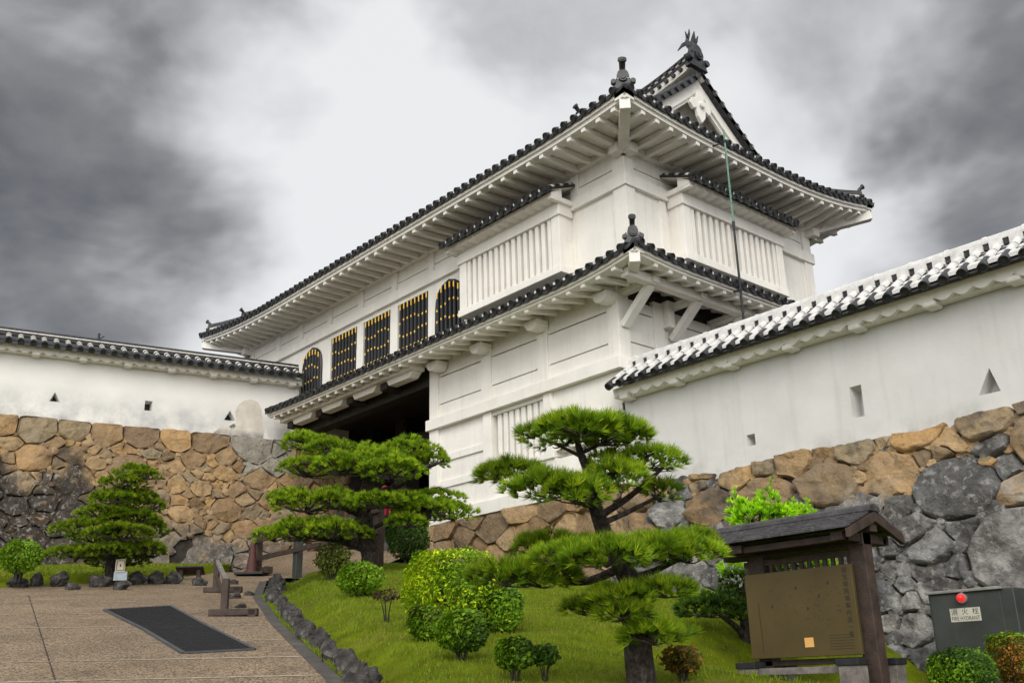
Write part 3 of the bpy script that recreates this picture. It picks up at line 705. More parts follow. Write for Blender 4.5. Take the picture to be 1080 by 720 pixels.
# gate passage
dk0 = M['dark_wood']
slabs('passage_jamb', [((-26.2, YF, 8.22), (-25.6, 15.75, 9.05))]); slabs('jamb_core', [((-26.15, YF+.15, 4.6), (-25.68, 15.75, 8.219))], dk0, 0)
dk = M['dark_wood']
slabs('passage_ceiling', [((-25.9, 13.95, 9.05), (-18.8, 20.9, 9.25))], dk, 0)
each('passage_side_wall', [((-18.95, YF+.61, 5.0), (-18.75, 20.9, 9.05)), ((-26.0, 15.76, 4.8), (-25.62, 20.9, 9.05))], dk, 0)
slabs('passage_dark_closure', [((-26.0, 20.5, 4.8), (-18.8, 20.9, 9.05))], dk, 0)  # added to close off the back and keep the passage dark
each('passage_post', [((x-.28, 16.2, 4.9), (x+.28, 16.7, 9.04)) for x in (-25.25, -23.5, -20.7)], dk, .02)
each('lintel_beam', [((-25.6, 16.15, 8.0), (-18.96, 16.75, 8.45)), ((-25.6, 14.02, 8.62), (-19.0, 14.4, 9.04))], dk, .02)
dl = slabs('door_leaf', [((-26.9+1.4, 17.0, 5.15), (-23.8, 17.12, 7.95))], dk, .01)
mb = MB()
for z in (5.6, 6.4, 7.2): mb.box((-25.5, 16.97, z), (-23.8, 17.0, z+.12))
mb.build('iron_strap', M['iron'], dl)
o = slabs('passage_floor', [((-25.6, 14.03, 4.2), (-19.0, 20.9, 5.02))], M['concrete'], 0)
# beam ends and white boards under the front eave over the opening
for x in (-25.2, -23.6, -22.0, -20.4):
    mb = MB(); mb.box((x-.15, 13.52, 8.74), (x+.15, 14.02, 8.92)); mb.build('cantilever_arm', dk, gate, bevel=.015)
    mb = MB(); mb.hexa([(x+.24, 13.52, 8.79), (x+1.15, 13.52, 8.79), (x+1.15, 13.78, 8.79), (x+.24, 13.78, 8.79), (x+.17, 13.5, 8.93), (x+1.32, 13.5, 8.93), (x+1.32, 13.78, 8.93), (x+.17, 13.78, 8.93)]); mb.build('eave_bracket_block', PLm, gate, bevel=.01)
slabs('front_eave_girder', [((-25.55, 13.38, 8.93), (-19.0, 13.8, 9.04))], PLm)
for x in (-18.5, -16.83, -14.91, -12.83):          # boat-shaped corbels on the post heads
    mb = MB(); mb.prism([(-.5+.0, .16), (.5, .16), (.44, .05), (.3, -.03), (.15, -.06), (-.15, -.06), (-.3, -.03), (-.44, .05)], (x, 13.62, 8.86), (.42, 0, 0), (0, 0, 1), (0, 1, 0), .36); mb.build('corbel', PLm, gate, bevel=.01)
# upper storey
bx = []
cols = [-29.8, -28.0, -26.5, -24.78, -23.05, -21.35, -19.65, -17.9, -16.0, -14.2, -12.86]
for a, b in zip(cols, cols[1:]):
    for z0, z1 in ((11.9, 12.145), (12.165, 12.62)): bx.append(((a, YU, z0), (b+.003, YU+.3, z1)))
wins = [(-24.72, -23.28), (-22.95, -21.58), (-21.23, -19.82)]
prev = XW+.02
for a, b in wins+[(XE-.14, None)]: bx.append(((prev, YU, 9.4), (a, YU+.3, 11.64))); prev = b
for a, b in wins: bx += [((a, YU, 9.4), (b, YU+.3, 10.1)), ((a, YU, 11.50), (b, YU+.3, 11.64))]
slabs('upper_panels', bx)
slabs('upper_core', [((XW, YU+.303, 9.3), (XE-.303, YU+.6, 12.75)), ((XE-.6, YU+.303, 9.3), (XE-.303, YB-.3, 12.75)), ((XW, YU+.2, 9.3), (XW+.3, YB, 12.75)), ((XW, YB-.3, 9.3), (XE-.02, YB, 12.75))], bevel=0)
each('upper_post', [((x-.13, YU-.05, 11.88), (x+.13, YU+.2, 12.6)) for x in cols[:-1]])
each('corner_post', [((-13.02, YU-.055, 9.6), (XE+.055, YU+.25, 12.55))])
each('head_beam', [((XW, YU-.1, 11.63), (XE+.1, YU+.02, 11.91))])
each('wall_plate', [((XW, YU-.14, 12.5), (XE+.14, YU+.1, 12.68)), ((XE-.1, YU+.101, 12.5), (XE+.14, YB+.1, 12.68))])
slabs('side_upper_panels', [((XE-.3, YU+.2, z0), (XE, YB-.1, z1)) for z0, z1 in ((9.4, 11.64), (11.9, 12.145), (12.165, 12.62))])
each('head_beam', [((XE-.02, YU+.021, 11.63), (XE+.1, YB+.1, 11.91))])
each('side_upper_post', [((XE-.2, YB-.3, 9.4), (XE+.055, YB+.04, 12.6)), ((XE-.2, 15.55, 9.4), (XE+.04, 15.75, 11.62))])
# rectangular windows with gilt-tipped black bars
def black_bar(name, x, z0, z1, y, par, r=.046):
    mb = MB(); n = 8
    mb.tube([(x, y, z0), (x, y, z1)], r, n, 0)
    h = z1-z0
    k_ = int(round(x*10)) % 2
    for f, l in ((0.0, .10), (.30+.05*k_, .05), (.66-.06*k_, .05), (1.0, .15)):
        zc = z0+h*f; a, b = (zc, zc+l) if f == 0 else (zc-l, zc) if f == 1 else (zc-l/2, zc+l/2)
        mb.tube([(x, y-r*.42, a-.004), (x, y-r*.42, b+.004)], r*.72, n, 1)
    return mb.build(name, [M['black'], M['gold']], par, smooth=False)
for a, b in wins:
    wf = slabs('lattice_window', [((a+.01, YU+.12, 10.09), (b-.01, YU+.2, 11.51))], M['black'], 0)
    for i in range(8): black_bar('window_bar', a+.10+(b-a-.2)*i/7, 10.12, 11.49, YU+.05, wf)
for xc in (-25.72, -18.86):                       # bell-shaped windows
    wd = .52
    prof = [(-wd, -1.2), (wd, -1.2), (wd*.97, -.25), (wd*.93, -.05), (wd*.84, .12), (wd*.66, .25), (wd*.42, .335), (wd*.18, .375), (0, .41), (-wd*.18, .375), (-wd*.42, .335), (-wd*.66, .25), (-wd*.84, .12), (-wd*.93, -.05), (-wd*.97, -.25)]
    mb = MB(); mb.prism(prof, (xc, YU-.012, 11.05), (1, 0, 0), (0, 0, 1), (0, 1, 0), .03); kw = mb.build('bell_window', M['black'], gate)
    mb = MB(); pp = [Vector((xc+x*1.06, YU-.03, 11.05+z*1.02)) for x, z in prof[1:]+prof[:1]]; mb.tube(pp, .045, 6); mb.build('window_moulding', M['black'], kw)
    for i in range(6):
        x = -wd+.08+(2*wd-.16)*i/5; top = .36-1.35*abs(x)**2.6
        black_bar('window_bar', xc+x, 10.0, 11.05+top-.02, YU-.06, kw)
# projecting lattice bays
def bay(U, Nn, o, L, nb, zlo):
    """o = wall-line start; U along; Nn outwards"""
    U = Vector(U); Nn = Vector(Nn); o = Vector(o); UP = Vector((0, 0, 1))
    def bxs(mb, u0, u1, n0, n1, z0, z1): c = o+U*(u0+u1)/2+Nn*(n0+n1)/2; mb.obox(Vector((c.x, c.y, (z0+z1)/2)), (U, Nn, UP), ((u1-u0)/2, (n1-n0)/2, (z1-z0)/2))
    pr = .42
    mb = MB(); bxs(mb, 0, L, .0, .06, zlo, 11.5); bxs(mb, -.0, .05, .06, pr-.1, zlo, 11.5); bxs(mb, L-.05, L, .06, pr-.1, zlo, 11.5); body = mb.build('lattice_bay', PLm, gate, bevel=.006)
    for u in (.12, L-.12):
        mb = MB(); bxs(mb, u-.13, u+.13, pr-.22, pr+.005, zlo-.1, 11.5); mb.build('bay_post', PLm, body, bevel=.01)
    mb = MB(); bxs(mb, -.06, L+.06, .03, pr+.05, 11.46, 11.72); mb.build('bay_head', PLm, body, bevel=.012)
    mb = MB(); bxs(mb, -.04, L+.04, .03, pr+.03, zlo-.12, zlo+.06); mb.build('bay_sill', PLm, body, bevel=.012)
    for i in range(nb):
        u = .34+(L-.68)*i/(nb-1); mb = MB(); bxs(mb, u-.058, u+.058, pr-.13, pr-.01, zlo, 11.5); mb.build('lattice_bar', PLm, body, bevel=.012)
    mb = MB(); ov = .88
    P = slope(mb, o+Nn*ov-U*.2, U, -Nn, L+.4, ov, lambda u, d: 11.92+.42*d, nd=2, pitch=.285, r=.07)
    rf = mb.build('bay_roof', TILE, body)
    mb = MB(); n = int((L+.3)/.0475)
    for i in range(n+1):
        u = -.15+(L+.3)*i/n; s_ = abs(math.sin((u+.2)/.285*math.pi)); q = o+U*u
        for nn, z in ((ov-.1, 11.85), (ov-.13, 11.83-.075*s_), (pr+.08, 11.80-.05*s_), (pr+.02, 11.72), (pr+.02, 12.05)): c = q+Nn*nn; mb.V((c.x, c.y, z))
    for i in range(n):
        for j in range(4): mb.F((5*i+j, 5*i+j+1, 5*i+j+6, 5*i+j+5))
    mb.F(tuple(range(5))); mb.F(tuple(5*n+4-i for i in range(5)))
    mb.build('scalloped_eave', PLm, rf)
    for u in (-.08, L+.08):
        mb = MB(); bxs(mb, u-.06, u+.06, .0, ov-.12, 11.72, 11.84); mb.build('eave_arm', PLm, rf, bevel=.012)
bay((1, 0, 0), (0, -1, 0), (-17.92, YU, 0), 3.57, 15, 10.2)
bay((0, 1, 0), (1, 0, 0), (XE, 15.86, 0), 3.7, 15, 10.28)

# ------------------------------------------------------------------ main roof (hip and gable)
X0r, X1r, Y0r, Y1r = -31.2, -11.40, 13.18, 22.70
Lx, Ly = X1r-X0r, Y1r-Y0r; DR = Ly/2; DG = 1.55
def prof(d): return .47*d+.043*d*d
def rise(s, r, w): return r*max(0, 1-s/w)**2.2
def zF(u, d): return 12.80+prof(d)+(rise(Lx-u, .16, 3.2)+rise(u, .38, 5.5))*max(0, 1-d/3)
def zR(u, d): return 12.80+prof(d)+(rise(u, .16, 3.2)+rise(Ly-u, .50, 4.6))*max(0, 1-d/3)
def zB(u, d): return 12.80+prof(d)+(rise(u, .5, 4.6)+rise(Lx-u, .38, 4))*max(0, 1-d/3)
def zL(u, d): return 12.80+prof(d)+(rise(Ly-u, .38, 5)+rise(u, .38, 4.6))*max(0, 1-d/3)
tr = lambda d: min(d, DG)
mb = MB()
PF = slope(mb, (X0r, Y0r, 0), (1, 0, 0), (0, 1, 0), Lx, DR, zF, tr, tr, nd=10, band=.15)
PR_ = slope(mb, (X1r, Y0r, 0), (0, 1, 0), (-1, 0, 0), Ly, 2.3, zR, lambda d: d, lambda d: d, nd=5)
slope(mb, (X1r, Y1r, 0), (-1, 0, 0), (0, -1, 0), Lx, DR, zB, tr, tr, nd=8)
slope(mb, (X0r, Y1r, 0), (0, -1, 0), (1, 0, 0), Ly, 2.3, zL, lambda d: d, lambda d: d, nd=4)
mroof = mb.build('main_roof', [M['tile'], M['mortar_white'], M['plaster']], gate)
mb = MB()
fa = [(.02, -.06), (.02, -.17), (.07, -.175), (.075, -.25), (.30, -.25), (.30, -.10)]
PB_ = lambda u, d: Vector((X1r-u, Y1r-d, zB(u, d))); PL_ = lambda u, d: Vector((X0r+d, Y1r-u, zL(u, d)))
strip(mb, PF, .02, Lx-.02, fa, 60); strip(mb, PR_, .02, Ly-.02, fa, 32); strip(mb, PB_, .02, Lx-.02, fa, 30); strip(mb, PL_, .02, Ly-.02, fa, 20)
mb.build('white_fascia', PLm, gate)
mb = MB()
def soffit(mb, P, Ln, D, zz, n=40):
    rows = [[mb.V(P(d+(Ln-2*d)*i/n, 0)*0+Vector((*(P(d+(Ln-2*d)*i/n, d)).xy, P(d+(Ln-2*d)*i/n, 0).z*(1-k)+zz*k))) for i in range(n+1)] for d, k in ((.25, 0), (D*.6, .5), (D+.1, 1))]
    for a, b in zip(rows, rows[1:]):
        for i in range(n): mb.F((a[i], b[i], b[i+1], a[i+1]))
def soff_z(P, u, d): return (P(u, 0).z-.20)*(1-min(1, max(0, d-.2)/1.2))+12.64*min(1, max(0, d-.2)/1.2)
def soffit2(mb, P, Ln, D, n=60):
    ds = (.22, .6, 1.0, D+.05); rows = []
    for d in ds:
        r_ = []
        for i in range(n+1):
            u = d+(Ln-2*d)*i/n; q = P(u, d); r_.append(mb.V((q.x, q.y, soff_z(P, u, d)+.0)))
        rows.append(r_)
    for a, b in zip(rows, rows[1:]):
        for i in range(n): mb.F((a[i], b[i], b[i+1], a[i+1]))
for P, Ln in ((PF, Lx), (PR_, Ly), (PB_, Lx), (PL_, Ly)): soffit2(mb, P, Ln, 1.36)
mb.build('soffit', PLm, gate)
def rafters(P, Ln, D, sp, szf, wd=.12, ht=.13, d0=.1, name='rafter', start=.3):
    u = start
    while u < Ln-.2:
        dm = min(D+.1, max(0, min(u, Ln-u)-.06))
        if dm > .35:
            a = P(u, d0); b = P(u, dm); za = szf(P, u, d0)-.062; zb = szf(P, u, dm)-.062
            if za != za: break
            mb = MB(); mb.beam((a.x, a.y, za), (b.x, b.y, zb), wd, ht); mb.build(name, PLm, gate, bevel=.01)
        u += sp
rafters(PF, Lx, 1.3, .435, lambda P, u, d: soff_z(P, u, d)-.02, start=.22)
rafters(PR_, Ly, 1.3, .435, lambda P, u, d: soff_z(P, u, d)-.02, start=.22)
rafters(PB_, Lx, 1.3, .435, lambda P, u, d: soff_z(P, u, d)-.02, start=6.5) if False else None
def back_rafters():
    u = .25
    while u < 3.2:
        dm = min(1.4, u-.06)
        if dm > .35:
            a = PB_(u, .1); b = PB_(u, dm); mb = MB(); mb.beam((a.x, a.y, soff_z(PB_, u, .1)-.082), (b.x, b.y, soff_z(PB_, u, dm)-.082), .12, .13); mb.build('rafter', PLm, gate, bevel=.01)
        u += .435
back_rafters()
for cx, cy, tx, ty, P, u in ((XE, YU, X1r, Y0r, PR_, .1), (XE, YB, X1r, Y1r, PR_, Ly-.1), (XW, YU, X0r, Y0r, PF, .1)):
    z = P(u, 0).z; d = Vector((cx-tx, cy-ty, 0)).normalized(); a = Vector((tx, ty, z-.36))+d*.12; b = Vector((cx, cy, 12.48))-d*-.2
    mb = MB(); mb.beam(a, b, .22, .25); mb.build('hip_beam', PLm, gate, bevel=.015)
    for ax_ in ((1, 0, 0), (0, 1, 0)):
        s_ = Vector(ax_)*(1 if (ax_[0] and tx > cx) or (ax_[1] and ty > cy) else -1)
        mb = MB(); c = Vector((cx, cy, 12.45))+s_*.16; mb.obox(c, (s_, s_.cross(Vector((0, 0, 1))), (0, 0, 1)), (.16, .13, .11)); mb.build('bracket_block', PLm, gate, bevel=.015)
# gable on the right
YC = (Y0r+Y1r)/2; XG = X1r-DG
def zg(y): d = min(y-Y0r, Y1r-y); return 12.80+prof(d)
mb = MB(); ys = [Y0r+2.0+(Ly-4.0)*i/32 for i in range(33)]
pts = [(y-YC, zg(y)-.12) for y in ys]
mb.prism([(pts[0][0], 13.4)]+pts+[(pts[-1][0], 13.4)], (XG-.55, YC, 0), (0, 1, 0), (0, 0, 1), (-1, 0, 0), .15)
gw = mb.build('gable_wall', PLm, gate)
for lo, hi, xo in ((.09, .42, .14), (.40, .52, .20)):        # bargeboards
    mb = MB()
    for sg in (-1, 1):
        ring = []
        for i in range(17):
            s_ = (DR-1.75)*i/16; y = YC+sg*s_; n_ = Vector((0, -sg*-(.6), 1)).normalized()
            z = zg(y); ring.append([mb.V((XG-xo+xx, y, z-dd)) for xx, dd in ((0, lo), (0, hi), (-.07, hi), (-.07, lo))])
        for a, b in zip(ring, ring[1:]):
            for k in range(4): mb.F((a[k], a[(k+1) % 4], b[(k+1) % 4], b[k]))
        mb.F(ring[0]); mb.F(ring[-1][::-1])
    mb.build('bargeboard', PLm, gw)
mb = MB(); mb.prism([(-.1, .35), (.1, .35), (.16, .1), (.34, .04), (.42, -.12), (.3, -.26), (.18, -.2), (.14, -.42), (0, -.58), (-.14, -.42), (-.18, -.2), (-.3, -.26), (-.42, -.12), (-.34, .04), (-.16, .1)], (XG-.1, YC, zg(YC)-.78), (0, 1, 0), (0, 0, 1), (-1, 0, 0), .1)
mb.tube([(XG-.12, YC, zg(YC)-.86), (XG-.02, YC, zg(YC)-.86)], .09, 12)
mb.build('gable_pendant', PLm, gw, bevel=.02)
mb = MB()                                        # verge tiles: round ends facing out along the gable edge
for sg in (-1, 1):
    pts = []
    for i in range(18): s_ = .12+(DR-1.65)*i/17; y = YC+sg*s_; pts.append(Vector((XG-.02, y, zg(y)+.07)))
    mb.tube([p-Vector((.16, 0, 0)) for p in pts], .075, 8, 0)
    i = 0; s_ = .2
    while s_ < DR-1.5:
        y = YC+sg*s_; z = zg(y)+.02; mb.tube([(XG-.3, y, z), (XG+.04, y, z)], .092, 12, 0); s_ += .27
    for a, b in zip(pts, pts[1:]): mb.hexa([a+Vector((-.3, 0, -.17)), a+Vector((0.02, 0, -.17)), b+Vector((.02, 0, -.17)), b+Vector((-.3, 0, -.17)), a+Vector((-.3, 0, -.06)), a+Vector((.02, 0, -.06)), b+Vector((.02, 0, -.06)), b+Vector((-.3, 0, -.06))], 0)
mb.build('verge_tiles', TILE, gw)
# main ridge with its end tile and the fish ornament
mb = MB(); xr0, xr1 = X0r+DG+.3, XG-.05; zt = zg(YC)
def rz(x): return .32*max(0, 1-(xr1-x)/2.6)**2
n = 40; xs_ = [xr0+(xr1-xr0)*(i/n)**.7 for i in range(n+1)]
for lo, hi, hw, m in ((-.1, .12, .22, 1), (.12, .17, .26, 0), (.17, .3, .19, 1), (.30, .34, .24, 0), (.34, .40, .16, 1)):
    rg = [[mb.V((x, YC+yy, zt+rz(x)+zz)) for yy, zz in ((-hw, lo), (hw, lo), (hw, hi), (-hw, hi))] for x in xs_]
    for a, b in zip(rg, rg[1:]):
        for k in range(4): mb.F((a[k], a[(k+1) % 4], b[(k+1) % 4], b[k]), m)
    mb.F(rg[0][::-1], m); mb.F(rg[-1], m)
mb.tube([(x, YC, zt+rz(x)+.43) for x in xs_], .09, 10, 0)
x = xr1-.15
while x > xr0:
    for sg in (-1, 1):
        for zz in (.02, .235): mb.tube([(x, YC+sg*.17, zt+rz(x)+zz), (x, YC+sg*.29, zt+rz(x)+zz)], .06, 8, 0)
    x -= .24
mridge = mb.build('main_ridge', TILE, gate)
def end_tile(o, f, par, s=1.0, horn=True, tilt=0.0, name='ridge_end_tile', m='tile'):
    """ogre-tile: shouldered plate with a boss, and the round tile sticking up above it"""
    o = Vector(o); f = Vector(f).normalized(); sd_ = f.cross(Vector((0, 0, 1))).normalized(); up = Vector((0, 0, 1))
    mb = MB()
    ol = [(-.30, -.16), (-.22, -.02), (-.30, .02), (-.33, .12), (-.25, .16), (-.18, .10), (-.17, .26), (-.13, .38), (-.06, .44), (.06, .44), (.13, .38), (.17, .26), (.18, .10), (.25, .16), (.33, .12), (.30, .02), (.22, -.02), (.30, -.16)]
    mb.prism([(x*s, y*s) for x, y in ol], o, sd_, up, -f, .16*s)
    mb.tube([o-f*.05*s+up*.16*s, o+f*.05*s+up*.16*s], .12*s, 14); mb.tube([o+f*.05*s+up*.16*s, o+f*.07*s+up*.16*s], .07*s, 12)
    for x in (-.27, .27): mb.tube([o+sd_*x*s+up*.05*s-f*.1*s, o+sd_*x*s+up*.05*s+f*.04*s], .075*s, 10)
    p = mb.build(name, M[m], par, bevel=.012)
    if horn:
        mb = MB(); a = o+up*.36*s-f*.16*s; b = o+up*.52*s-f*.06*s; c = o+up*.66*s+f*.10*s; dr = (f*.88+up*.47).normalized()
        mb.tube([a, b, c], [.085*s, .085*s, .095*s], 12); mb.tube([c-dr*.02*s, c+dr*.04*s], [.125*s, .125*s], 16); mb.tube([c+dr*.04*s, c+dr*.055*s], [.06*s, .055*s], 12); mb.build('round_crest_tile', M[m], p)
    return p
end_tile((xr1+.02, YC, zt+rz(xr1)+.06), (1, 0, 0), mridge, 1.15, False)
mb = MB()                                       # fish ornament, tail up
bx_ = xr1-.20; bz = zt+rz(xr1)+.42
sp = [(.16, .06), (.15, .16), (.06, .28), (-.06, .40), (-.12, .54), (-.10, .66)]
mb.tube([(bx_+x*.74, YC, bz+z*.74) for x, z in sp], [.09, .115, .115, .09, .065, .04], 10)
def fin(pts, th=.03): mb.prism([(x*.74, z*.74) for x, z in pts], (bx_, YC-th/2, bz), (1, 0, 0), (0, 0, 1), (0, 1, 0), th)
fin([(-.14, .56), (-.05, .58), (-.06, .78), (-.16, 1.02), (-.15, .78)]); fin([(-.12, .60), (-.04, .60), (.03, .80), (.02, 1.0), (-.06, .8)])
fin([(-.1, .56), (-.16, .60), (-.34, .60), (-.56, .42), (-.36, .46), (-.16, .44)])
fin([(.0, .42), (.14, .30), (.24, .46), (.22, .80), (.10, .62)]); fin([(.16, .24), (.3, .28), (.36, .52), (.26, .44)])
mb.build('fish_ornament', M['tile'], mridge, smooth=False)
# hip ridges with end tiles and the descending ridge ends
def hip_ridge(pa, pb, par_z, name='hip_ridge', s=1.0, bands=1):
    mb = MB(); pts = []
    n = 10
    for i in range(n+1):
        k = i/n; x = pa[0]+(pb[0]-pa[0])*k; y = pa[1]+(pb[1]-pa[1])*k; pts.append(Vector((x, y, par_z(x, y))))
    for a, b in zip(pts, pts[1:]): mb.beam(a+Vector((0, 0, .10)), b+Vector((0, 0, .10)), .24, .2, 1)
    mb.tube([p+Vector((0, 0, .25)) for p in pts], .085, 10, 0)
    for a, b in zip(pts, pts[1:]): mb.beam(a+Vector((0, 0, .18)), b+Vector((0, 0, .18)), .29, .035, 0)
    o = mb.build(name, TILE, gate)
    f = Vector((pa[0]-pb[0], pa[1]-pb[1], 0)).normalized()
    return end_tile(pts[0]+f*.02+Vector((0, 0, .08)), f, o, s)
def mz(x, y):
    dF, dR_, dB, dL = y-Y0r, X1r-x, Y1r-y, x-X0r
    c = [(dF, zF(x-X0r, max(dF, 0))), (dR_, zR(y-Y0r, max(dR_, 0))), (dB, zB(X1r-x, max(dB, 0))), (dL, zL(Y1r-y, max(dL, 0)))]
    return min(c)[1]
hip_ridge((X1r-.12, Y0r+.12), (XG, Y0r+DG), mz, s=.74)
hip_ridge((X1r-.2, Y1r-.2), (XG, Y1r-DG), mz, s=.55)
hip_ridge((X0r+.2, Y0r+.2), (X0r+DG, Y0r+DG), mz, s=.55)
for x in (-13.25, -29.2):
    hip_ridge((x, Y0r+.55), (x, Y0r+3.6), mz, 'descending_ridge', .55)
# ------------------------------------------------------------------ lower skirt roof
XL0, XT, YT = -25.68, -11.27, 13.0
L1 = XT-XL0; L2 = 21.6-YT
def zl1(u, d): return 9.22+.46*d+.03*d*d+(rise(L1-u, .22, 2.4)+rise(u, .05, 2))*max(0, 1-d/2)
def zl2(u, d): return 9.32+.43*d+.03*d*d+rise(u, .12, 2.0)*max(0, 1-d/2)
mb = MB()
P1 = slope(mb, (XL0, YT, 0), (1, 0, 0), (0, 1, 0), L1, 1.5, zl1, lambda d: 0, lambda d: d*.96, nd=4)
P2 = slope(mb, (XT, YT, 0), (0, 1, 0), (-1, 0, 0), L2, 1.44, zl2, lambda d: d*1.04, lambda d: 0, nd=4)
mb.build('skirt_roof', TILE, gate)
mb = MB(); fb = [(.02, -.06), (.02, -.15), (.07, -.155), (.075, -.2), (.3, -.2), (.3, -.1)]
strip(mb, P1, .02, L1-.02, fb, 40); strip(mb, P2, .02, L2, fb, 26); mb.build('white_fascia', PLm, gate)
mb = MB()
def skirt_soffit(P, Ln, D, za, t1a, t1b, n=30):
    rows = []
    for d, z in ((.2, None), (D+.02, za)):
        r_ = []
        for i in range(n+1):
            u0 = d*t1a; u1 = Ln-d*t1b; u = u0+(u1-u0)*i/n; q = P(u, d); r_.append(mb.V((q.x, q.y, P(u, 0).z-.19 if z is None else z)))
        rows.append(r_)
    for i in range(n): mb.F((rows[0][i], rows[1][i], rows[1][i+1], rows[0][i+1]))
skirt_soffit(P1, L1, 1.05, 9.2, 0, .96); skirt_soffit(P2, L2, 1.4, 9.42, 1.04, 0)
mb.build('soffit', PLm, gate)
def sk_raft(P, Ln, D, sp, zw, t0_, t1_):
    u = .3; 
    while u < Ln-.2:
        dm = D
        if t0_: dm = min(dm, max(0, u/1.04-.1))
        if t1_: dm = min(dm, max(0, (Ln-u)/.96-.1))
        if dm > .3:
            a = P(u, .1); b = P(u, dm); z0 = P(u, 0).z-.235; z1 = z0+(zw-.05-z0)*dm/D
            mb = MB(); mb.beam((a.x, a.y, z0), (b.x, b.y, z1), .11, .085); mb.build('rafter', PLm, gate, bevel=.012)
        u += .42
sk_raft(P1, L1, 1.0, .42, 9.18, 0, 1); sk_raft(P2, L2, 1.4, .47, 9.40, 1, 0)
a = Vector((XT, YT, 9.22+.22-.30)); d = Vector((-1, 1, 0)).normalized(); mb = MB(); mb.beam(a+d*.12, a+d*1.9+Vector((0, 0, .12)), .21, .22); mb.build('hip_beam', PLm, gate, bevel=.015)
def lz(x, y):
    d1, d2 = y-YT, XT-x
    return zl1(x-XL0, max(0, d1)) if d1*.96 < d2 else zl2(y-YT, max(0, d2))
hip_ridge((XT-.12, YT+.12), (XE, YU), lz, s=.6)
hip_ridge((XL0+.12, YT+.1), (XL0+.12, YU), lambda x, y: zl1(.1, y-YT)-.06, 'end_ridge', s=.01) if False else None
# lightning conductor rod
rod = thing('lightning_rod', 'thin green copper rod standing upright before the right side of the gate house', 'lightning rod', (-11.2, 16.1, 8.0))
mb = MB(); mb.tube([(-11.2, 16.12, 7.6), (-11.2, 16.12, 10.6)], .026, 8, 1); mb.tube([(-11.2, 16.12, 10.6), (-11.2, 16.12, 12.9)], .021, 8, 0); mb.tube([(-11.2, 16.12, 10.5), (-11.2, 16.12, 10.7)], .034, 8, 1); mb.build('pole', [M['rod'], M['iron']], rod)
for z, x0 in ((12.62, -11.9), (9.16, -11.8)):
    mb = MB(); mb.tube([(x0, 16.0, z), (-11.4, 16.06, z-.03), (-11.15, 16.12, z)], .018, 6); mb.tube([(-11.2, 16.12, z-.03), (-11.2, 16.12, z+.03)], .04, 8); mb.build('bracket', M['iron'], rod)
# ------------------------------------------------------------------ plants
rt = random.Random(41)
def mixc(a, b, t): return tuple(x+(y-x)*t for x, y in zip(a, b))
NEEDLE = [(.125, .215, .016), (.16, .25, .02), (.09, .165, .014), (.20, .28, .024), (.07, .13, .014)]
def _lift(p, k=1.4): return [(r*k, g*k, b*.75) for r, g, b in p]
NEEDLE = _lift(NEEDLE, 1.5)
def needle_tuft(mb, tones, p, d, L, wd, n, col, spread=.75):
    d = d.normalized(); x = d.orthogonal().normalized(); y = d.cross(x)
    for _ in range(n):
        a = rt.random()*6.283; s_ = spread*math.sqrt(rt.random())*1.15
        q = (d+(x*math.cos(a)+y*math.sin(a))*s_).normalized(); l = L*rt.uniform(.7, 1.1)
        sd_ = q.cross(Vector((rt.uniform(-1, 1), rt.uniform(-1, 1), rt.uniform(-1, 1)))).normalized()*wd
        b = p+q*rt.uniform(0, L*.15); k = rt.uniform(.75, 1.25); c = (col[0]*k, col[1]*k, col[2]*k)
        i = len(mb.v); mb.v += [tuple(b-sd_), tuple(b+sd_), tuple(p+q*l)]; tones += [c, c, mixc(c, (c[0]*1.5, c[1]*1.3, c[2]*1.3), .6)]
        mb.f.append((i, i+1, i+2)); mb.mi.append(0); mb.sm.append(False)
def pine_pad(parent, c, rx, ry, rz, dens, L, wd, nn, pal, twigs=True, flat=.35, name='foliage_pad', tw=.012, under=.12):
    """cloud-pruned pad: tufts over an uneven dome, dark twigs below"""
    mb = MB(); tones = []; sd_ = rt.random()*50
    n = int(dens*rx*ry*3.14*1.25)+6; tips = []
    RX = Vector((AR.x, AR.y, 0)).normalized(); RY = Vector((-RX.y, RX.x, 0))
    for _ in range(n):
        a = rt.random()*6.283; r = math.sqrt(rt.random())*1.02
        lump = 1+.32*noise.noise((math.cos(a)*1.3+sd_, math.sin(a)*1.3, sd_))
        rr_ = r*lump; h = math.sqrt(max(0, 1-min(1, r)**2.2)); hz = rz*h*(1+.55*noise.noise((r*math.cos(a)*2.2+sd_, r*math.sin(a)*2.2, 3)))
        low = rt.random() < under
        p = c+RX*(rx*rr_*math.cos(a))+RY*(ry*rr_*math.sin(a))+Vector((0, 0, (hz*rt.uniform(.55, 1)) if not low else -rz*.25*rt.random()))
        out = (RX*math.cos(a)*rx+RY*math.sin(a)*ry).normalized()*(r*.85)
        d = out+Vector((rt.uniform(-.25, .25), rt.uniform(-.25, .25), .75 if not low else .15))
        col = rt.choice(pal); k = 1+.35*noise.noise((p.x*3, p.y*3, p.z*3+sd_)); col = tuple(x*k for x in col)
        needle_tuft(mb, tones, p, d, L, wd, nn, col); tips.append(p)
    mb.build(name, M['needles'], parent, tones=tones)
    if twigs:
        mb = MB(); base = c-Vector((0, 0, rz*.35))
        for p in rt.sample(tips, min(len(tips), max(8, int(16*rx*ry/.3)))):
            q = base+(p-base)*.45+Vector((rt.uniform(-.05, .05), rt.uniform(-.05, .05), -rz*.12))
            mb.tube([base+(q-base)*.1, q, p-Vector((0, 0, .02))], [tw, tw*.7, tw*.35], 4, cap=False)
        mb.build('twigs', M['twig'], parent)
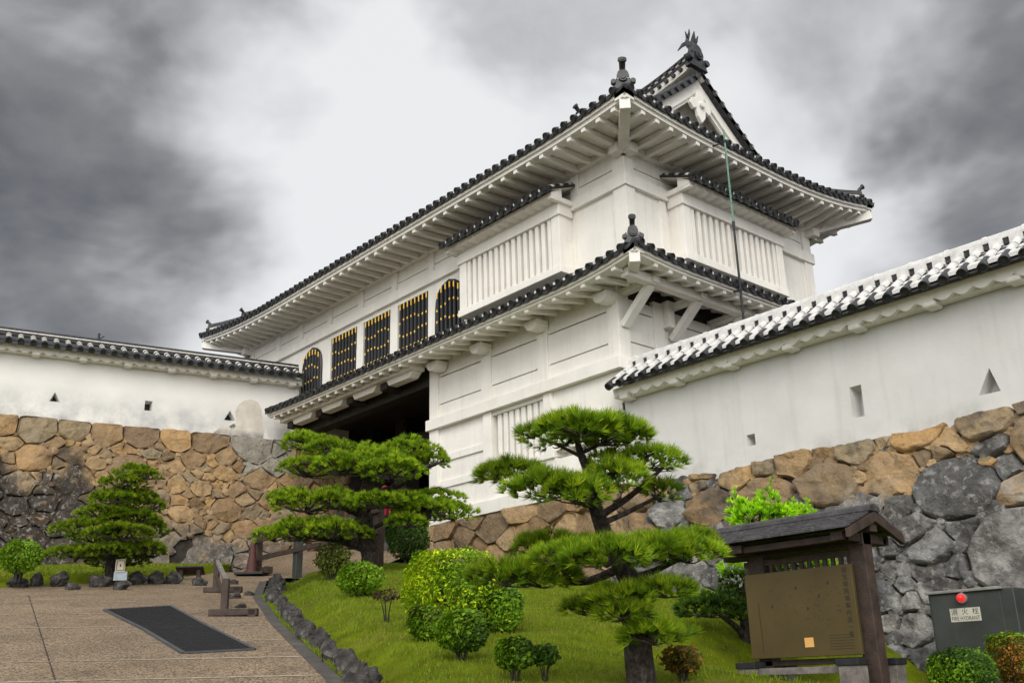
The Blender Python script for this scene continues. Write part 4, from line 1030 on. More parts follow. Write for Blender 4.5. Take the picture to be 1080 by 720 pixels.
def limb(parent, pts, rad, name='branch', n=8, m='bark'):
    # smooth the given spine a little
    P = [Vector(p) for p in pts]; out = []; rr_ = []
    for i in range(len(P)-1):
        p0, p1, p2, p3 = P[max(i-1, 0)], P[i], P[i+1], P[min(i+2, len(P)-1)]
        for k in range(4):
            t = k/4; out.append(.5*((2*p1)+(p2-p0)*t+(2*p0-5*p1+4*p2-p3)*t*t+(3*p1-p0-3*p2+p3)*t**3)); rr_.append(rad[i]+(rad[i+1]-rad[i])*t)
    out.append(P[-1]); rr_.append(rad[-1]); mb = MB()
    out = [p+Vector((noise.noise(p*4), noise.noise(p*4+Vector((9, 0, 0))), 0))*r*.5 for p, r in zip(out, rr_)]
    mb.tube(out, rr_, n); return mb.build(name, M[m], parent, smooth=True)
def foot(p, under=.12): z = lawn_h(p.x, p.y); return Vector((p.x, p.y, z-under)), z
# -- the large pine at the front
def hit(px, py, hf):
    r_ = ray(px, py); t = 3.0
    while t < 45:
        p = EYE+r_*t
        if p.z < hf(p.x, p.y): return t
        t += .02
    return 20.0
D0 = hit(680, 726, lawn_h)
tp = thing('pine_tree', 'tall cloud-pruned pine at front centre with bare dark limbs and many tufted pads', 'pine tree', (*at(678, 728, D0).xy, lawn_h(*at(678, 728, D0).xy)))
b0, _ = foot(at(678, 728, D0), .1)
limb(tp, [b0, at(675, 700, D0), at(672, 668, D0), at(665, 625, D0+.03), at(652, 590, D0+.05), at(636, 560, D0+.1), at(626, 530, D0+.1), at(621, 505, D0+.08), at(612, 478, D0+.05), at(607, 458, D0)],
     [.125, .115, .11, .09, .075, .065, .055, .042, .03, .015], 'trunk', 10)
K = D0/1050
for pts, r in (
    ([(628, 535), (600, 525), (570, 505), (548, 498)], .028), ([(626, 530), (590, 512), (560, 508), (540, 500)], .024), ([(622, 512), (645, 500), (668, 488), (690, 478)], .032),
    ([(630, 545), (655, 530), (685, 505), (700, 492)], .034), ([(634, 552), (662, 540), (690, 525), (700, 515)], .026), ([(614, 482), (590, 470), (570, 462)], .018), ([(612, 478), (640, 465), (660, 455)], .018),
    ([(655, 598), (620, 612), (585, 612), (550, 606), (530, 600)], .04), ([(640, 570), (610, 582), (590, 590), (600, 575)], .028), ([(660, 612), (690, 602), (715, 590), (740, 580)], .036),
    ([(668, 645), (690, 650), (705, 662)], .028), ([(666, 640), (645, 640), (625, 636)], .022), ([(600, 612), (585, 588), (570, 575)], .022)):
    dd = [D0+.06-.25*i/len(pts)*rt.choice((-1, .6)) for i in range(len(pts))]
    limb(tp, [at(x, y, d) for (x, y), d in zip(pts, dd)], [r*(1-.7*i/(len(pts)-1)) for i in range(len(pts))])
for x, y, w_, h, dz, bright in (
    (596, 455, 44, 17, .1, 1), (640, 454, 44, 17, -.05, 1), (612, 447, 40, 15, -.25, 1), (662, 458, 22, 11, .1, 0),
    (540, 497, 38, 14, .15, 0), (578, 512, 42, 16, -.2, 1), (610, 516, 34, 17, -.3, 1), (520, 498, 16, 8, .1, 0),
    (652, 500, 36, 18, -.15, 1), (686, 482, 32, 15, .05, 1), (695, 516, 22, 14, .2, 0), (640, 484, 22, 12, .2, 0),
    (640, 582, 46, 17, -.45, 1), (597, 584, 34, 14, -.35, 1), (688, 576, 40, 18, -.1, 1), (578, 572, 38, 16, .45, 0), (620, 574, 24, 10, .5, 0),
    (535, 603, 38, 17, -.15, 0), (570, 604, 40, 17, -.1, 0), (725, 580, 36, 15, -.05, 1), (728, 568, 30, 12, .35, 0),
    (655, 628, 36, 13, -.3, 0), (620, 640, 28, 10, .0, 0), (700, 620, 34, 11, -.2, 0), (655, 645, 26, 10, -.35, 0),
    (690, 668, 34, 13, -.25, 0), (712, 668, 24, 9, .1, 0)):
    pal = NEEDLE if bright else [tuple(v*.8 for v in c) for c in NEEDLE]
    pine_pad(tp, at(x, y+h*.5, D0+dz), w_*K, w_*K*.8, h*K*1.1, 620, .10, .0036, 24, pal, tw=.009)
# -- the wide pine by the gate
D1 = 19.2; p0 = at(392, 592, D1)
tm = thing('pine_tree', 'wide flat-topped pine with layered cloud pads in front of the open gateway', 'pine tree', (p0.x, p0.y, lawn_h(p0.x, p0.y)))
K = D1/1050
limb(tm, [Vector((p0.x, p0.y, lawn_h(p0.x, p0.y)-.2)), at(391, 588, D1), at(388, 565, D1), at(383, 540, D1), at(386, 515, D1), at(392, 498, D1), at(398, 480, D1)], [.22, .19, .165, .15, .12, .09, .05], 'trunk', 10)
for pts, r in (([(385, 578), (360, 570), (330, 566), (305, 562)], .09), ([(384, 545), (360, 535), (340, 530)], .07), ([(386, 520), (420, 512), (450, 492), (465, 488)], .07), ([(384, 535), (415, 530), (450, 538), (475, 545)], .08),
               ([(390, 505), (360, 495), (335, 490), (315, 488)], .07), ([(394, 495), (365, 480), (340, 470)], .05), ([(388, 560), (410, 548), (428, 545)], .05), ([(396, 490), (425, 478), (440, 470)], .05)):
    limb(tm, [at(x, y, D1-.15*i) for i, (x, y) in enumerate(pts)], [r*(1-.65*i/(len(pts)-1)) for i in range(len(pts))])
for x, y, w_, h, dz in ((325, 465, 30, 12, 0), (345, 470, 26, 10, -.3), (318, 460, 18, 8, .2), (325, 490, 34, 14, -.2), (362, 488, 36, 15, -.6), (400, 482, 36, 18, -.5), (430, 472, 34, 19, -.1), (412, 492, 36, 15, -.9), (450, 484, 26, 12, 0), (385, 477, 30, 14, .4),
                        (322, 526, 36, 16, -.5), (352, 524, 30, 14, -.6), (305, 522, 24, 10, 0), (398, 526, 32, 10, -.9), (425, 526, 30, 10, -.6), (318, 556, 40, 15, -.5), (290, 562, 24, 10, -.2), (350, 556, 30, 13, -.8), (370, 560, 24, 10, -.3),
                        (450, 536, 34, 14, -.4), (478, 538, 28, 12, -.1), (458, 522, 30, 9, .6), (428, 548, 22, 9, -.7)):
    pine_pad(tm, at(x, y+h*.5, D1+dz), w_*K*.96, w_*K*.75, h*K*1.0, 270, .105, .0075, 20, NEEDLE, tw=.02)
# -- the conical pine on the left strip
D2 = 20.6; p0 = at(116, 612, D2)
tl = thing('pine_tree', 'low conical layered pine standing in front of the left stone wall', 'pine tree', (p0.x, p0.y, strip_h(p0.x, p0.y)))
K = D2/1050
limb(tl, [Vector((p0.x, p0.y, strip_h(p0.x, p0.y)-.2)), at(118, 600, D2), at(122, 560, D2), at(134, 520, D2), at(140, 496, D2)], [.15, .13, .10, .06, .02], 'trunk')
for pts in ([(120, 585), (95, 580), (70, 582)], [(122, 570), (145, 575), (165, 580)], [(124, 550), (100, 552), (80, 556)], [(130, 530), (150, 540)], [(128, 540), (110, 530)]):
    limb(tl, [at(x, y, D2-.1*i) for i, (x, y) in enumerate(pts)], [.05, .035, .015])
for x, y, w_, h, dz in ((142, 496, 20, 9, 0), (152, 500, 16, 7, -.2), (128, 508, 22, 9, -.2), (135, 522, 32, 10, .2), (118, 524, 24, 9, -.4), (150, 532, 24, 10, 0), (110, 540, 30, 11, -.3), (138, 546, 34, 12, -.1), (92, 556, 34, 11, -.3), (128, 560, 34, 12, -.6), (155, 556, 22, 11, .2),
                        (80, 582, 32, 9, -.2), (112, 580, 28, 10, -.5), (148, 578, 28, 11, -.1), (100, 566, 24, 9, .4), (160, 582, 14, 8, .2), (125, 590, 30, 10, .3)):
    pine_pad(tl, at(x, y+h*.4, D2+dz), w_*K, w_*K*.8, h*K*.95, 260, .10, .0075, 20, [tuple(v*.7 for v in c) for c in NEEDLE], tw=.018, under=.12)

LEAFP = {'yellow': [(.34, .44, .016), (.28, .38, .014), (.40, .47, .03), (.18, .27, .012), (.10, .17, .012)],
         'green': [(.085, .17, .016), (.115, .21, .018), (.06, .125, .014), (.15, .24, .02)],
         'dark': [(.028, .062, .016), (.04, .082, .018), (.022, .05, .013), (.05, .10, .02)],
         'olive': [(.05, .075, .018), (.07, .095, .022), (.09, .10, .03), (.04, .06, .015)],
         'red': [(.12, .055, .02), (.20, .09, .03), (.08, .05, .018), (.26, .13, .045), (.05, .045, .015)],
         'fresh': [(.24, .46, .02), (.18, .38, .02), (.28, .50, .03), (.12, .27, .015)]}
LEAFP = {k: _lift(p, 1.45) for k, p in LEAFP.items()}
def leaf_cloud(mb, tones, c, rx, ry, rz, n, size, pal, shell=.7, lump=.16, aspect=.55, pal2=None, flat=0.0, up=.35):
    RX = Vector((AR.x, AR.y, 0)).normalized(); RY = Vector((-RX.y, RX.x, 0)); sd_ = rt.random()*90
    for _ in range(n):
        v = Vector((rt.gauss(0, 1), rt.gauss(0, 1), rt.gauss(0, 1))).normalized()
        r = rt.uniform(.86, 1.03) if rt.random() < shell else rt.uniform(.35, .9)
        r *= 1+lump*noise.noise(v*1.9+Vector((sd_, 0, 0)))+lump*.5*noise.noise(v*4.5+Vector((0, sd_, 0)))
        z = v.z
        if flat and z > flat: z = flat+(z-flat)*.35
        p = c+RX*(v.x*rx*r)+RY*(v.y*ry*r)+Vector((0, 0, z*rz*r))
        nrm = (v+Vector((rt.uniform(-.8, .8), rt.uniform(-.8, .8), rt.uniform(-.6, .8)+up))).normalized()
        a = nrm.orthogonal().normalized(); a = (a*math.cos(rt.random()*6.28)+nrm.cross(a)*math.sin(rt.random()*6.28)).normalized(); b = nrm.cross(a)
        s_ = size*rt.uniform(.6, 1.25)
        pl = pal2 if pal2 and rt.random() < .5+1.1*noise.noise((p.x*2.3, p.y*2.3, p.z*2.3)) else pal
        col = rt.choice(pl); k = rt.uniform(.8, 1.2)*(1+.25*noise.noise((p.x*4, p.y*4, p.z*4+sd_))); col = tuple(x*k for x in col)
        i = len(mb.v); mb.v += [tuple(p-a*s_), tuple(p+b*s_*aspect+nrm*s_*.12), tuple(p+a*s_), tuple(p-b*s_*aspect+nrm*s_*.12)]; tones += [col]*4
        mb.f.append((i, i+1, i+2, i+3)); mb.mi.append(0); mb.sm.append(False)
def hit(px, py, hf):
    r_ = ray(px, py); t = 3.0
    while t < 45:
        p = EYE+r_*t
        if p.z < hf(p.x, p.y): return t
        t += .03
    return 20.0
def shrub(name, label, px, py, d, wpx, hpx, n, size, pal, stem=0, group=None, hf=None, pal2=None, ry=.85, lump=.16, cat='shrub', flat=0.0, shell=.7, up=.35):
    """px, py: centre of the crown; stem: pixels of bare stem below it"""
    hf = hf or lawn_h
    if isinstance(d, tuple): d = hit(px, d[0], hf)
    K = d/1050; c = at(px, py, d); g = hf(c.x, c.y)
    t = thing(name, label, cat, (c.x, c.y, g), group)
    mb = MB(); tones = []
    leaf_cloud(mb, tones, c, wpx*K, wpx*K*ry, hpx*K, n, size, pal, pal2=pal2, lump=lump, flat=flat, shell=shell, up=up)
    mb.build('foliage', M['leaves'], t, tones=tones)
    k = 5 if stem else 4
    for i in range(k):
        a = 6.283*i/k+.4; o = Vector((math.cos(a), math.sin(a), 0))*wpx*K
        base = Vector((c.x, c.y, min(g, c.z-hpx*K*.6)-.08))+o*.10
        limb(t, [base, base+(c-base)*.45+o*.15, c+o*.5-Vector((0, 0, hpx*K*.05))], [max(.012, wpx*K*.07), wpx*K*.045, wpx*K*.02], 'stem', 6, 'twig')
    return t
RS = lambda n: n
shrub('round_shrub', 'ball-clipped green shrub on one dark stem at far left before the stone wall', 22, 586, 19.6, 22, 18, 2600, .035, LEAFP['green'], 1, hf=strip_h)
shrub('round_shrub', 'loose olive shrub standing just left of the wide pine trunk', 351, 590, (611,), 18, 19, 1500, .035, LEAFP['olive'], 1, lump=.4, shell=.5)
shrub('round_shrub', 'clipped green dome shrub in front of the wide pine trunk', 380, 609, (628,), 24, 17, 2600, .03, LEAFP['green'])
shrub('round_shrub', 'dark green rounded shrub under the right pads of the wide pine', 430, 568, (594,), 23, 21, 2600, .035, LEAFP['dark'])
c1 = shrub('broad_shrub', 'large bright yellow-green clipped shrub in the middle of the lawn', 478, 618, (664,), 54, 44, 12000, .024, LEAFP['yellow'], hf=lawn_h, pal2=LEAFP['green'], flat=.78)
DB = hit(478, 664, lawn_h); mb = MB(); tones = []; leaf_cloud(mb, tones, at(522, 640, DB-.1), 30*DB/1050, .3, 33*DB/1050, 5600, .024, LEAFP['green'], pal2=LEAFP['dark']); mb.build('side_foliage', M['leaves'], c1, tones=tones)
shrub('round_shrub', 'small upright clipped shrub tucked at the left foot of the bright shrub', 448, 654, (675,), 18, 20, 2200, .026, LEAFP['green'], pal2=LEAFP['olive'], flat=.6)
shrub('round_shrub', 'round clipped shrub with short dark stem before the bright shrub', 487, 664, (694,), 27, 22, 3600, .024, LEAFP['green'], 1, pal2=LEAFP['dark'])
shrub('round_shrub', 'small dome shrub on thin stems left of the front pine trunk', 543, 688, (716,), 22, 17, 2600, .021, LEAFP['dark'], 1, pal2=LEAFP['green'])
shrub('round_shrub', 'tiny open shrub on bent stems nearest the front pine trunk', 574, 690, (716,), 15, 10, 1100, .021, LEAFP['dark'], 1, lump=.35)
shrub('low_shrub', 'sparse russet shrub right of the front pine trunk', 719, 694, (717,), 22, 15, 900, .024, LEAFP['red'], 1, pal2=LEAFP['olive'], lump=.3, shell=.5)
shrub('low_shrub', 'nearly bare little shrub with purple leaf tips on the open lawn', 408, 627, (655,), 14, 7, 150, .026, [(.06, .03, .03), (.09, .04, .035), (.05, .045, .02)], 1, lump=.5)
shrub('round_shrub', 'large clipped green shrub in the right corner below the hydrant cabinet', 1014, 706, 9.6, 36, 23, 5200, .019, LEAFP['green'], pal2=LEAFP['dark'])
shrub('round_shrub', 'clipped shrub with russet top in the right corner', 1066, 690, 9.9, 26, 30, 3600, .02, LEAFP['green'], pal2=LEAFP['red'], flat=.6)
shrub('fern_tuft', 'small bright fern tuft growing in the stone wall beside the notice board post', 928, 636, 15.3, 8, 8, 260, .035, LEAFP['fresh'], hf=lambda x, y: 3.0, cat='fern', lump=.4)
# -- the yew-like tree behind the notice board: dark pads, fresh shoots on top
D3 = 12.4; p0 = at(786, 700, D3); K = D3/1050
ty = thing('garden_tree', 'dark green pruned tree with bright fresh shoots behind the notice board', 'tree', (p0.x, p0.y, lawn_h(p0.x, p0.y)))
limb(ty, [Vector((p0.x, p0.y, lawn_h(p0.x, p0.y)-.1)), at(786, 690, D3), at(788, 650, D3), at(792, 600, D3), at(800, 560, D3), at(802, 540, D3)], [.10, .09, .075, .06, .04, .02], 'trunk')
limb(ty, [at(787, 672, D3), at(770, 655, D3-.2), at(752, 644, D3-.3)], [.045, .035, .015]); limb(ty, [at(790, 640, D3), at(775, 625, D3), at(770, 610, D3)], [.04, .03, .015])
for x, y, w_, h, dz, pal in ((748, 640, 32, 16, -.3, 'dark'), (770, 634, 22, 16, 0, 'dark'), (735, 632, 18, 12, -.1, 'green'), (778, 612, 18, 14, .1, 'dark'), (782, 644, 18, 14, -.1, 'green'), (772, 600, 12, 9, .2, 'fresh'), (842, 592, 40, 7, .1, 'fresh'), (850, 615, 34, 16, .3, 'dark'), (815, 610, 24, 16, .3, 'dark'), (845, 640, 30, 16, .3, 'dark')):
    pine_pad(ty, at(x, y+h*.3, D3+dz), w_*K, w_*K*.8, h*K, 300, .10, .011, 14, LEAFP[pal], tw=.012, under=.3)
for x, y, w_, h, dz in ((805, 546, 36, 18, 0), (790, 540, 22, 14, .1), (830, 545, 24, 12, .2), (812, 530, 14, 16, .1), (775, 530, 6, 12, .1), (845, 540, 12, 8, .3)):
    pine_pad(ty, at(x, y+h*.4, D3+dz), w_*K, w_*K*.8, h*K*1.25, 330, .09, .011, 14, LEAFP['fresh'], tw=.01, under=.2)
for x, y0, y1 in ((813, 535, 505), (775, 545, 515), (835, 545, 528), (852, 545, 528)):
    mb = MB(); tones = []
    for k in range(9): needle_tuft(mb, tones, at(x+rt.uniform(-2, 2), y0+(y1-y0)*k/8, D3), Vector((rt.uniform(-.2, .2), 0, 1)), .07, .008, 9, rt.choice(LEAFP['fresh']))
    mb.build('fresh_shoot', M['needles'], ty, tones=tones)
# -- grass blades on the lawns (nobody could count them)
mb = MB(); tones = []
GP = [(.13, .20, .018), (.16, .22, .02), (.10, .165, .015), (.20, .20, .045), (.24, .20, .07)]
GP = _lift(GP, 1.15)
def blades(n, A, Bp, hf, hgt, wd, vb=1.0):
    for _ in range(n):
        u = rt.random()**.8*.99; v = rt.random()**vb; a = lerp_line(A, u); b = lerp_line(Bp, u)
        x = a[0]+(b[0]-a[0])*v; y = a[1]+(b[1]-a[1])*v; z = hf(x, y)
        dry = noise.noise((x*.9, y*.9, 4)); col = GP[3+(rt.random() < .5)] if rt.random() < .12+.5*max(0, dry) else rt.choice(GP[:3])
        k = rt.uniform(.8, 1.2); h = hgt*rt.uniform(.5, 1.3); ang = rt.random()*6.283; dx, dy = math.cos(ang)*wd, math.sin(ang)*wd
        lx, ly = rt.uniform(-.6, .6)*h, rt.uniform(-.6, .6)*h
        i = len(mb.v); mb.v += [(x-dx, y-dy, z-.004), (x+dx, y+dy, z-.004), (x+lx, y+ly, z+h)]; tones.extend([tuple(c*k for c in col)]*3); mb.f.append((i, i+1, i+2)); mb.mi.append(0); mb.sm.append(False)
blades(95000, LAWN_A, FAR, lawn_h, .035, .006)
blades(9000, LAWN_A, FAR, lawn_h, .06, .006, 6)
blades(12000, SE, SF, strip_h, .05, .012)
g = mb.build('grass', M['grass_blades'], tones=tones); g['kind'] = 'stuff'

# ------------------------------------------------------------------ rocks
def rock(name, label, c, r, seed, group=None, mat_='rock', rot=0):
    bm = bmesh.new(); bmesh.ops.create_icosphere(bm, subdivisions=4, radius=1.0); rr = random.Random(seed)
    planes = [(Vector((rr.gauss(0, 1), rr.gauss(0, 1), rr.gauss(0, .8))).normalized(), rr.uniform(.5, .85)) for _ in range(13)]
    for v in bm.verts:
        p = v.co.copy()
        for n_, d in planes:
            e = p.dot(n_)-d
            if e > 0: p -= n_*e*.97
        p *= 1+.20*noise.noise(p*2.1+Vector((seed*3.1, 0, 0)))+.12*noise.noise(p*4.5+Vector((0, seed*1.7, 0)))+.06*noise.noise(p*10+Vector((0, seed*1.7, 0)))
        x, y = p.x*r[0], p.y*r[1]; v.co = (x*math.cos(rot)-y*math.sin(rot), x*math.sin(rot)+y*math.cos(rot), p.z*r[2])
    me = bpy.data.meshes.new(name); bm.to_mesh(me); bm.free(); me.materials.append(M[mat_]); me.polygons.foreach_set('use_smooth', [False]*len(me.polygons))
    o = bpy.data.objects.new(name, me); COL.objects.link(o); o.location = c; tag(o, label, 'rock', group, 'thing'); return o
rr = random.Random(5)
t = .06
while t < .985:
    x, y = lerp_line(EDGE, t); r = rr.choice((.07, .09, .11, .14, .18)); x += rr.uniform(-.09, .02); y += rr.uniform(-.10, .02)-.24
    rock('edging_rock', 'rough grey rock in the row edging the lawn beside the path', (x, y, base_h(x, y)+r*.38), (r*rr.uniform(.8, 1.25), r*rr.uniform(.55, .9), r*rr.uniform(.75, 1.35)), rr.randint(0, 999), 'rocks edging the lawn', rot=rr.uniform(.2, .9))
    t += (r*1.75)/21.8
for px, py, w_, h, label in ((20, 614, 14, 9, 'low dark rock at the far left edge of the left lawn strip'), (39, 613, 8, 9, 'small upright dark rock second in the left lawn edging'), (61, 612, 12, 11, 'pointed brown-black rock in the left lawn edging'), (76, 619, 9, 5, 'small pale flat rock lying low in front of the left edging'),
                            (103, 613, 16, 10, 'long squared dark rock left of the two small notices'), (128, 618, 10, 7, 'dark rock directly below the two small notices'), (145, 611, 12, 9, 'rough dark rock right of the two small notices'), (165, 611, 12, 8, 'mossy dark rock before the streaked boulder'), (182, 611, 10, 8, 'brown rock left of the tilted low board'), (208, 614, 10, 6, 'low dark rock under the tilted board')):
    d = gndd = None
    r_ = ray(px, py+h*.6); tt = 1.6/(-.144*r_.x+.088*r_.y-r_.z); c = EYE+r_*tt*1.0; K = tt/1050
    rock('garden_rock', label, (c.x, c.y, c.z+h*K*.55), (w_*K*1.05, w_*K*.7, h*K*1.1), px, 'rocks edging the left lawn', rot=.75)
for px, py, w_ in ((245, 616, 8), (249, 631, 9), (253, 641, 7), (262, 628, 8)):
    r_ = ray(px, py); tt = 1.6/(-.144*r_.x+.088*r_.y-r_.z); c = EYE+r_*tt; K = tt/1050
    rock('flat_stone', 'flat pale stone lying behind the low wooden barrier', (c.x, c.y, c.z+.03), (w_*K, w_*K*.8, w_*K*.45), px, 'flat stones behind the barrier', rot=.5)
# ------------------------------------------------------------------ grating in the path
def onpath(px, py, lift=0):
    r_ = ray(px, py); tt = 1.6/(-.144*r_.x+.088*r_.y-r_.z); c = EYE+r_*tt; return Vector((c.x, c.y, c.z+.01+lift))
gr = thing('drain_grating', 'black steel grating of two panels set into the path', 'grating', onpath(185, 665))
qa, qb, qc, qd = onpath(110, 644, .012), onpath(180, 640, .012), onpath(268, 686, .012), onpath(193, 690, .012)
qe, qf = onpath(150, 664, .012), onpath(218, 661, .012)
for A_, B_, C_, D_ in ((qa, qb, qf, qe), (qe, qf, qc, qd)):
    pt = lambda u, v: (A_+(B_-A_)*u)*(1-v)+(D_+(C_-D_)*u)*v
    mb = MB(); up = Vector((0, 0, 1))
    mb.poly([pt(0, 0)-up*.006, pt(0, 1)-up*.006, pt(1, 1)-up*.006, pt(1, 0)-up*.006])
    n = 34
    for i in range(n+1): mb.beam(pt(i/n, .0), pt(i/n, 1), .012, .012)
    for i in range(1, 14): mb.beam(pt(0, i/14)+up*.001, pt(1, i/14)+up*.001, .014, .008)
    p = mb.build('grating_panel', M['grate'], gr)
    mb = MB(); cs = [pt(0, 0), pt(1, 0), pt(1, 1), pt(0, 1)]
    for i in range(4): mb.beam(cs[i-1], cs[i], .05, .02)
    mb.build('steel_frame', M['rubber'], p)
# ------------------------------------------------------------------ low wooden barrier, fence, cone
def gz(p): return base_h(p.x, p.y)
ba = thing('wooden_barrier', 'low dark wooden barrier on two cross feet at the path edge', 'barrier', onpath(232, 640))
f1, f2 = onpath(236, 650), onpath(227, 625)
ft = Vector((AR.x, AR.y, 0)).normalized(); up = Vector((0, 0, 1)); al = (f2-f1).normalized()
for nm, f, hgt in (('post', f1, .52), ('post', f2, .60)):
    mb = MB(); mb.obox(f+up*(hgt/2), (ft, ft.cross(up), up), (.05, .05, hgt/2+.02)); pz = mb.build(nm, M['wood'], ba, bevel=.008)
    mb = MB(); mb.obox(f+up*.05+ft*.14, (ft, ft.cross(up), up), (.36, .06, .05)); mb.obox(f+up*.0+ft*.42, (ft, ft.cross(up), up), (.06, .06, .09)); mb.build('cross_foot', M['wood'], pz, bevel=.008)
mb = MB(); mb.beam(f1+up*.50, f2+up*.58, .07, .07); mb.build('top_rail', M['grey_wood'], ba, bevel=.008)
mb = MB(); mb.beam(f1+up*.25, f2+up*.30, .05, .06); mb.build('lower_rail', M['wood'], ba, bevel=.008)
fe = thing('wooden_fence', 'brown two-rail wooden fence along the upper side of the lawn', 'fence', (-22.9, 11.6, base_h(-22.9, 11.6)))
for x, nm in ((-22.95, 'w'), (-20.95, 'g'), (-19.2, 'w'), (-17.6, 'w')):
    z = base_h(x, 11.6); mb = MB(); mb.box((x-.09, 11.53, z-.1), (x+.09, 11.7, 5.42 if nm == 'w' else 5.2)); mb.build('fence_post', M['wood' if nm == 'w' else 'steel_box'], fe, bevel=.012)
for z in (5.10, 4.66):
    mb = MB(); mb.beam((-22.95, 11.5, z), (-17.4, 11.5, z), .05, .11); mb.build('rail', M['wood'], fe, bevel=.008)
mb = MB(); z = base_h(-22.6, 11.3); mb.box((-23.0, 11.3, z-.02), (-21.9, 11.5, z+.14)); mb.build('ground_plank', M['wood'], fe, bevel=.01)
cz = onpath(265, 607)
co = thing('traffic_cone', 'dull dark red cone on a flat black base beside the fence post', 'cone', cz)
mb = MB(); n = 20; mb.tube([cz+up*.05, cz+up*.12, cz+up*.82, cz+up*.84], [.15, .135, .035, .02], n); mb.build('cone_body', M['red_cone'], co, smooth=False)
mb = MB(); mb.obox(cz+up*.03, (ft, ft.cross(up), up), (.34, .3, .03)); mb.build('cone_base', M['iron'], co, bevel=.01)
# little notices on the left strip
nz_ = at(127, 606, 20.3); sg = thing('small_notice', 'two small weathered notice plates on one stake by the left rocks', 'notice', (nz_.x, nz_.y, strip_h(nz_.x, nz_.y)))
K = 20.3/1050; fr = -Vector((AF.x, AF.y, 0)).normalized()
mb = MB(); mb.beam((nz_.x, nz_.y, strip_h(nz_.x, nz_.y)-.1), at(127, 590, 20.3), .04, .04, up=(1, 0, 0)); mb.build('stake', M['wood'], sg)
mb = MB(); mb.obox(at(127, 596, 20.25), (ft, fr, up), (5*K, .01, 6.4*K)); a = mb.build('cream_plate', M['paper'], sg)
mb = MB(); c = at(127.3, 596, 20.25)+fr*.013
mb.obox(c, (ft, fr, up), (.6*K, .003, 1.2*K)); 
for s_ in (-1, 1): mb.obox(c+ft*(s_*3.8*K), (ft, fr, up), (.25*K, .002, 5*K)); mb.obox(c+up*(s_*5*K), (ft, fr, up), (3.8*K, .002, .25*K))
mb.build('plate_print', M['wood'], a)
mb = MB(); mb.obox(at(127, 607, 20.2), (ft, fr, up), (7*K, .01, 4.5*K)); a = mb.build('blue_grey_plate', M['sign_blue'], sg)
mb = MB(); c = at(127, 608, 20.2)+fr*.013
for x, z, w_, h in ((-3, 1.2, 2.2, .5), (1.5, 1.6, 2.6, .4), (-1.5, -.6, 1.2, .8), (2.4, -.4, 2.0, .6), (0, -2.2, 4.5, .4)): mb.obox(c+ft*x*K+up*z*K, (ft, fr, up), (w_*K, .002, h*K))
mb.build('plate_print', M['white_paint'], a)
bb = onpath(200, 611); lb = thing('low_board', 'low tilted wooden board on short legs beneath the streaked boulder', 'board', bb)
K = 21.2/1050
mb = MB(); ty_ = (fr*.8+up*.6).normalized(); mb.obox(bb+up*.2, (ft, ty_.cross(ft), ty_), (15*K, .02, 6*K)); mb.build('board', M['wood'], lb, bevel=.005)
mb = MB(); mb.obox(bb+up*.2-ty_*6*K, (ft, ty_.cross(ft), ty_), (15*K, .025, .02)); mb.build('board_edge', M['bronze'], lb)
for s_ in (-.8, .8): mb = MB(); mb.obox(bb+ft*s_*12*K+up*.05, (ft, fr, up), (.04, .04, .15)); mb.build('leg', M['wood'], lb)
# small dark post behind the left wall roof
fz = W0+WU*5.7-WN*.6; fi = thing('roof_post', 'short dark post with a side arm standing behind the left wall roof', 'post', (fz.x, fz.y, 9.0))
mb = MB(); mb.tube([(fz.x, fz.y, 9.0), (fz.x, fz.y, 11.33)], .035, 8); mb.build('pole', M['iron'], fi)
mb = MB(); mb.beam(Vector((fz.x, fz.y, 11.14)), Vector((fz.x, fz.y, 11.27))-WU*.14, .03, .03); mb.build('side_arm', M['iron'], fi)
# ------------------------------------------------------------------ text
def text(name, s, size, o, ex, ey, m, parent, align='CENTER', sx=1.0):
    cu = bpy.data.curves.new(name, 'FONT'); cu.body = s; cu.size = size; cu.align_x = align; cu.align_y = 'CENTER'
    tmp = bpy.data.objects.new('tmp', cu); COL.objects.link(tmp); dg = bpy.context.evaluated_depsgraph_get(); me = bpy.data.meshes.new_from_object(tmp.evaluated_get(dg))
    bpy.data.objects.remove(tmp); bpy.data.curves.remove(cu)
    off = OFF[parent.name]; ex = Vector(ex); ey = Vector(ey); o = Vector(o)
    for v in me.vertices: v.co = o+ex*v.co.x*sx+ey*v.co.y-off
    me.materials.clear(); me.materials.append(m); me.name = name
    ob = bpy.data.objects.new(name, me); COL.objects.link(ob); ob.parent = parent; OFF[ob.name] = off; return ob
# ------------------------------------------------------------------ fire hydrant cabinet
hx0, hx1, hy, hz0, hz1 = -6.37, -5.30, 12.5, 1.35, 2.56
hy_ = thing('hydrant_cabinet', 'grey-green steel fire hydrant cabinet with a lit red lamp against the boulder wall', 'hydrant cabinet', (-5.84, 12.6, 1.5))
mb = MB(); mb.box((hx0, hy, hz0), (hx1, hy+.32, hz1)); cab = mb.build('cabinet', M['steel_box'], hy_, bevel=.012)
mb = MB(); mb.box((hx0-.02, hy-.05, hz1-.012), (hx1-.12, hy+.34, hz1+.022)); mb.build('top_lip', M['steel_edge'], hy_, bevel=.005)
mb = MB(); mb.box((hx0+.03, hy-.012, hz0+.05), (hx1-.16, hy-.001, hz1-.03)); dr = mb.build('door', M['steel_box'], hy_, bevel=.006)
mb = MB(); mb.tube([(-5.92, hy-.012, 2.475), (-5.92, hy-.05, 2.475)], [.062, .062], 18); lf = mb.build('lamp_base', M['steel_edge'], hy_)
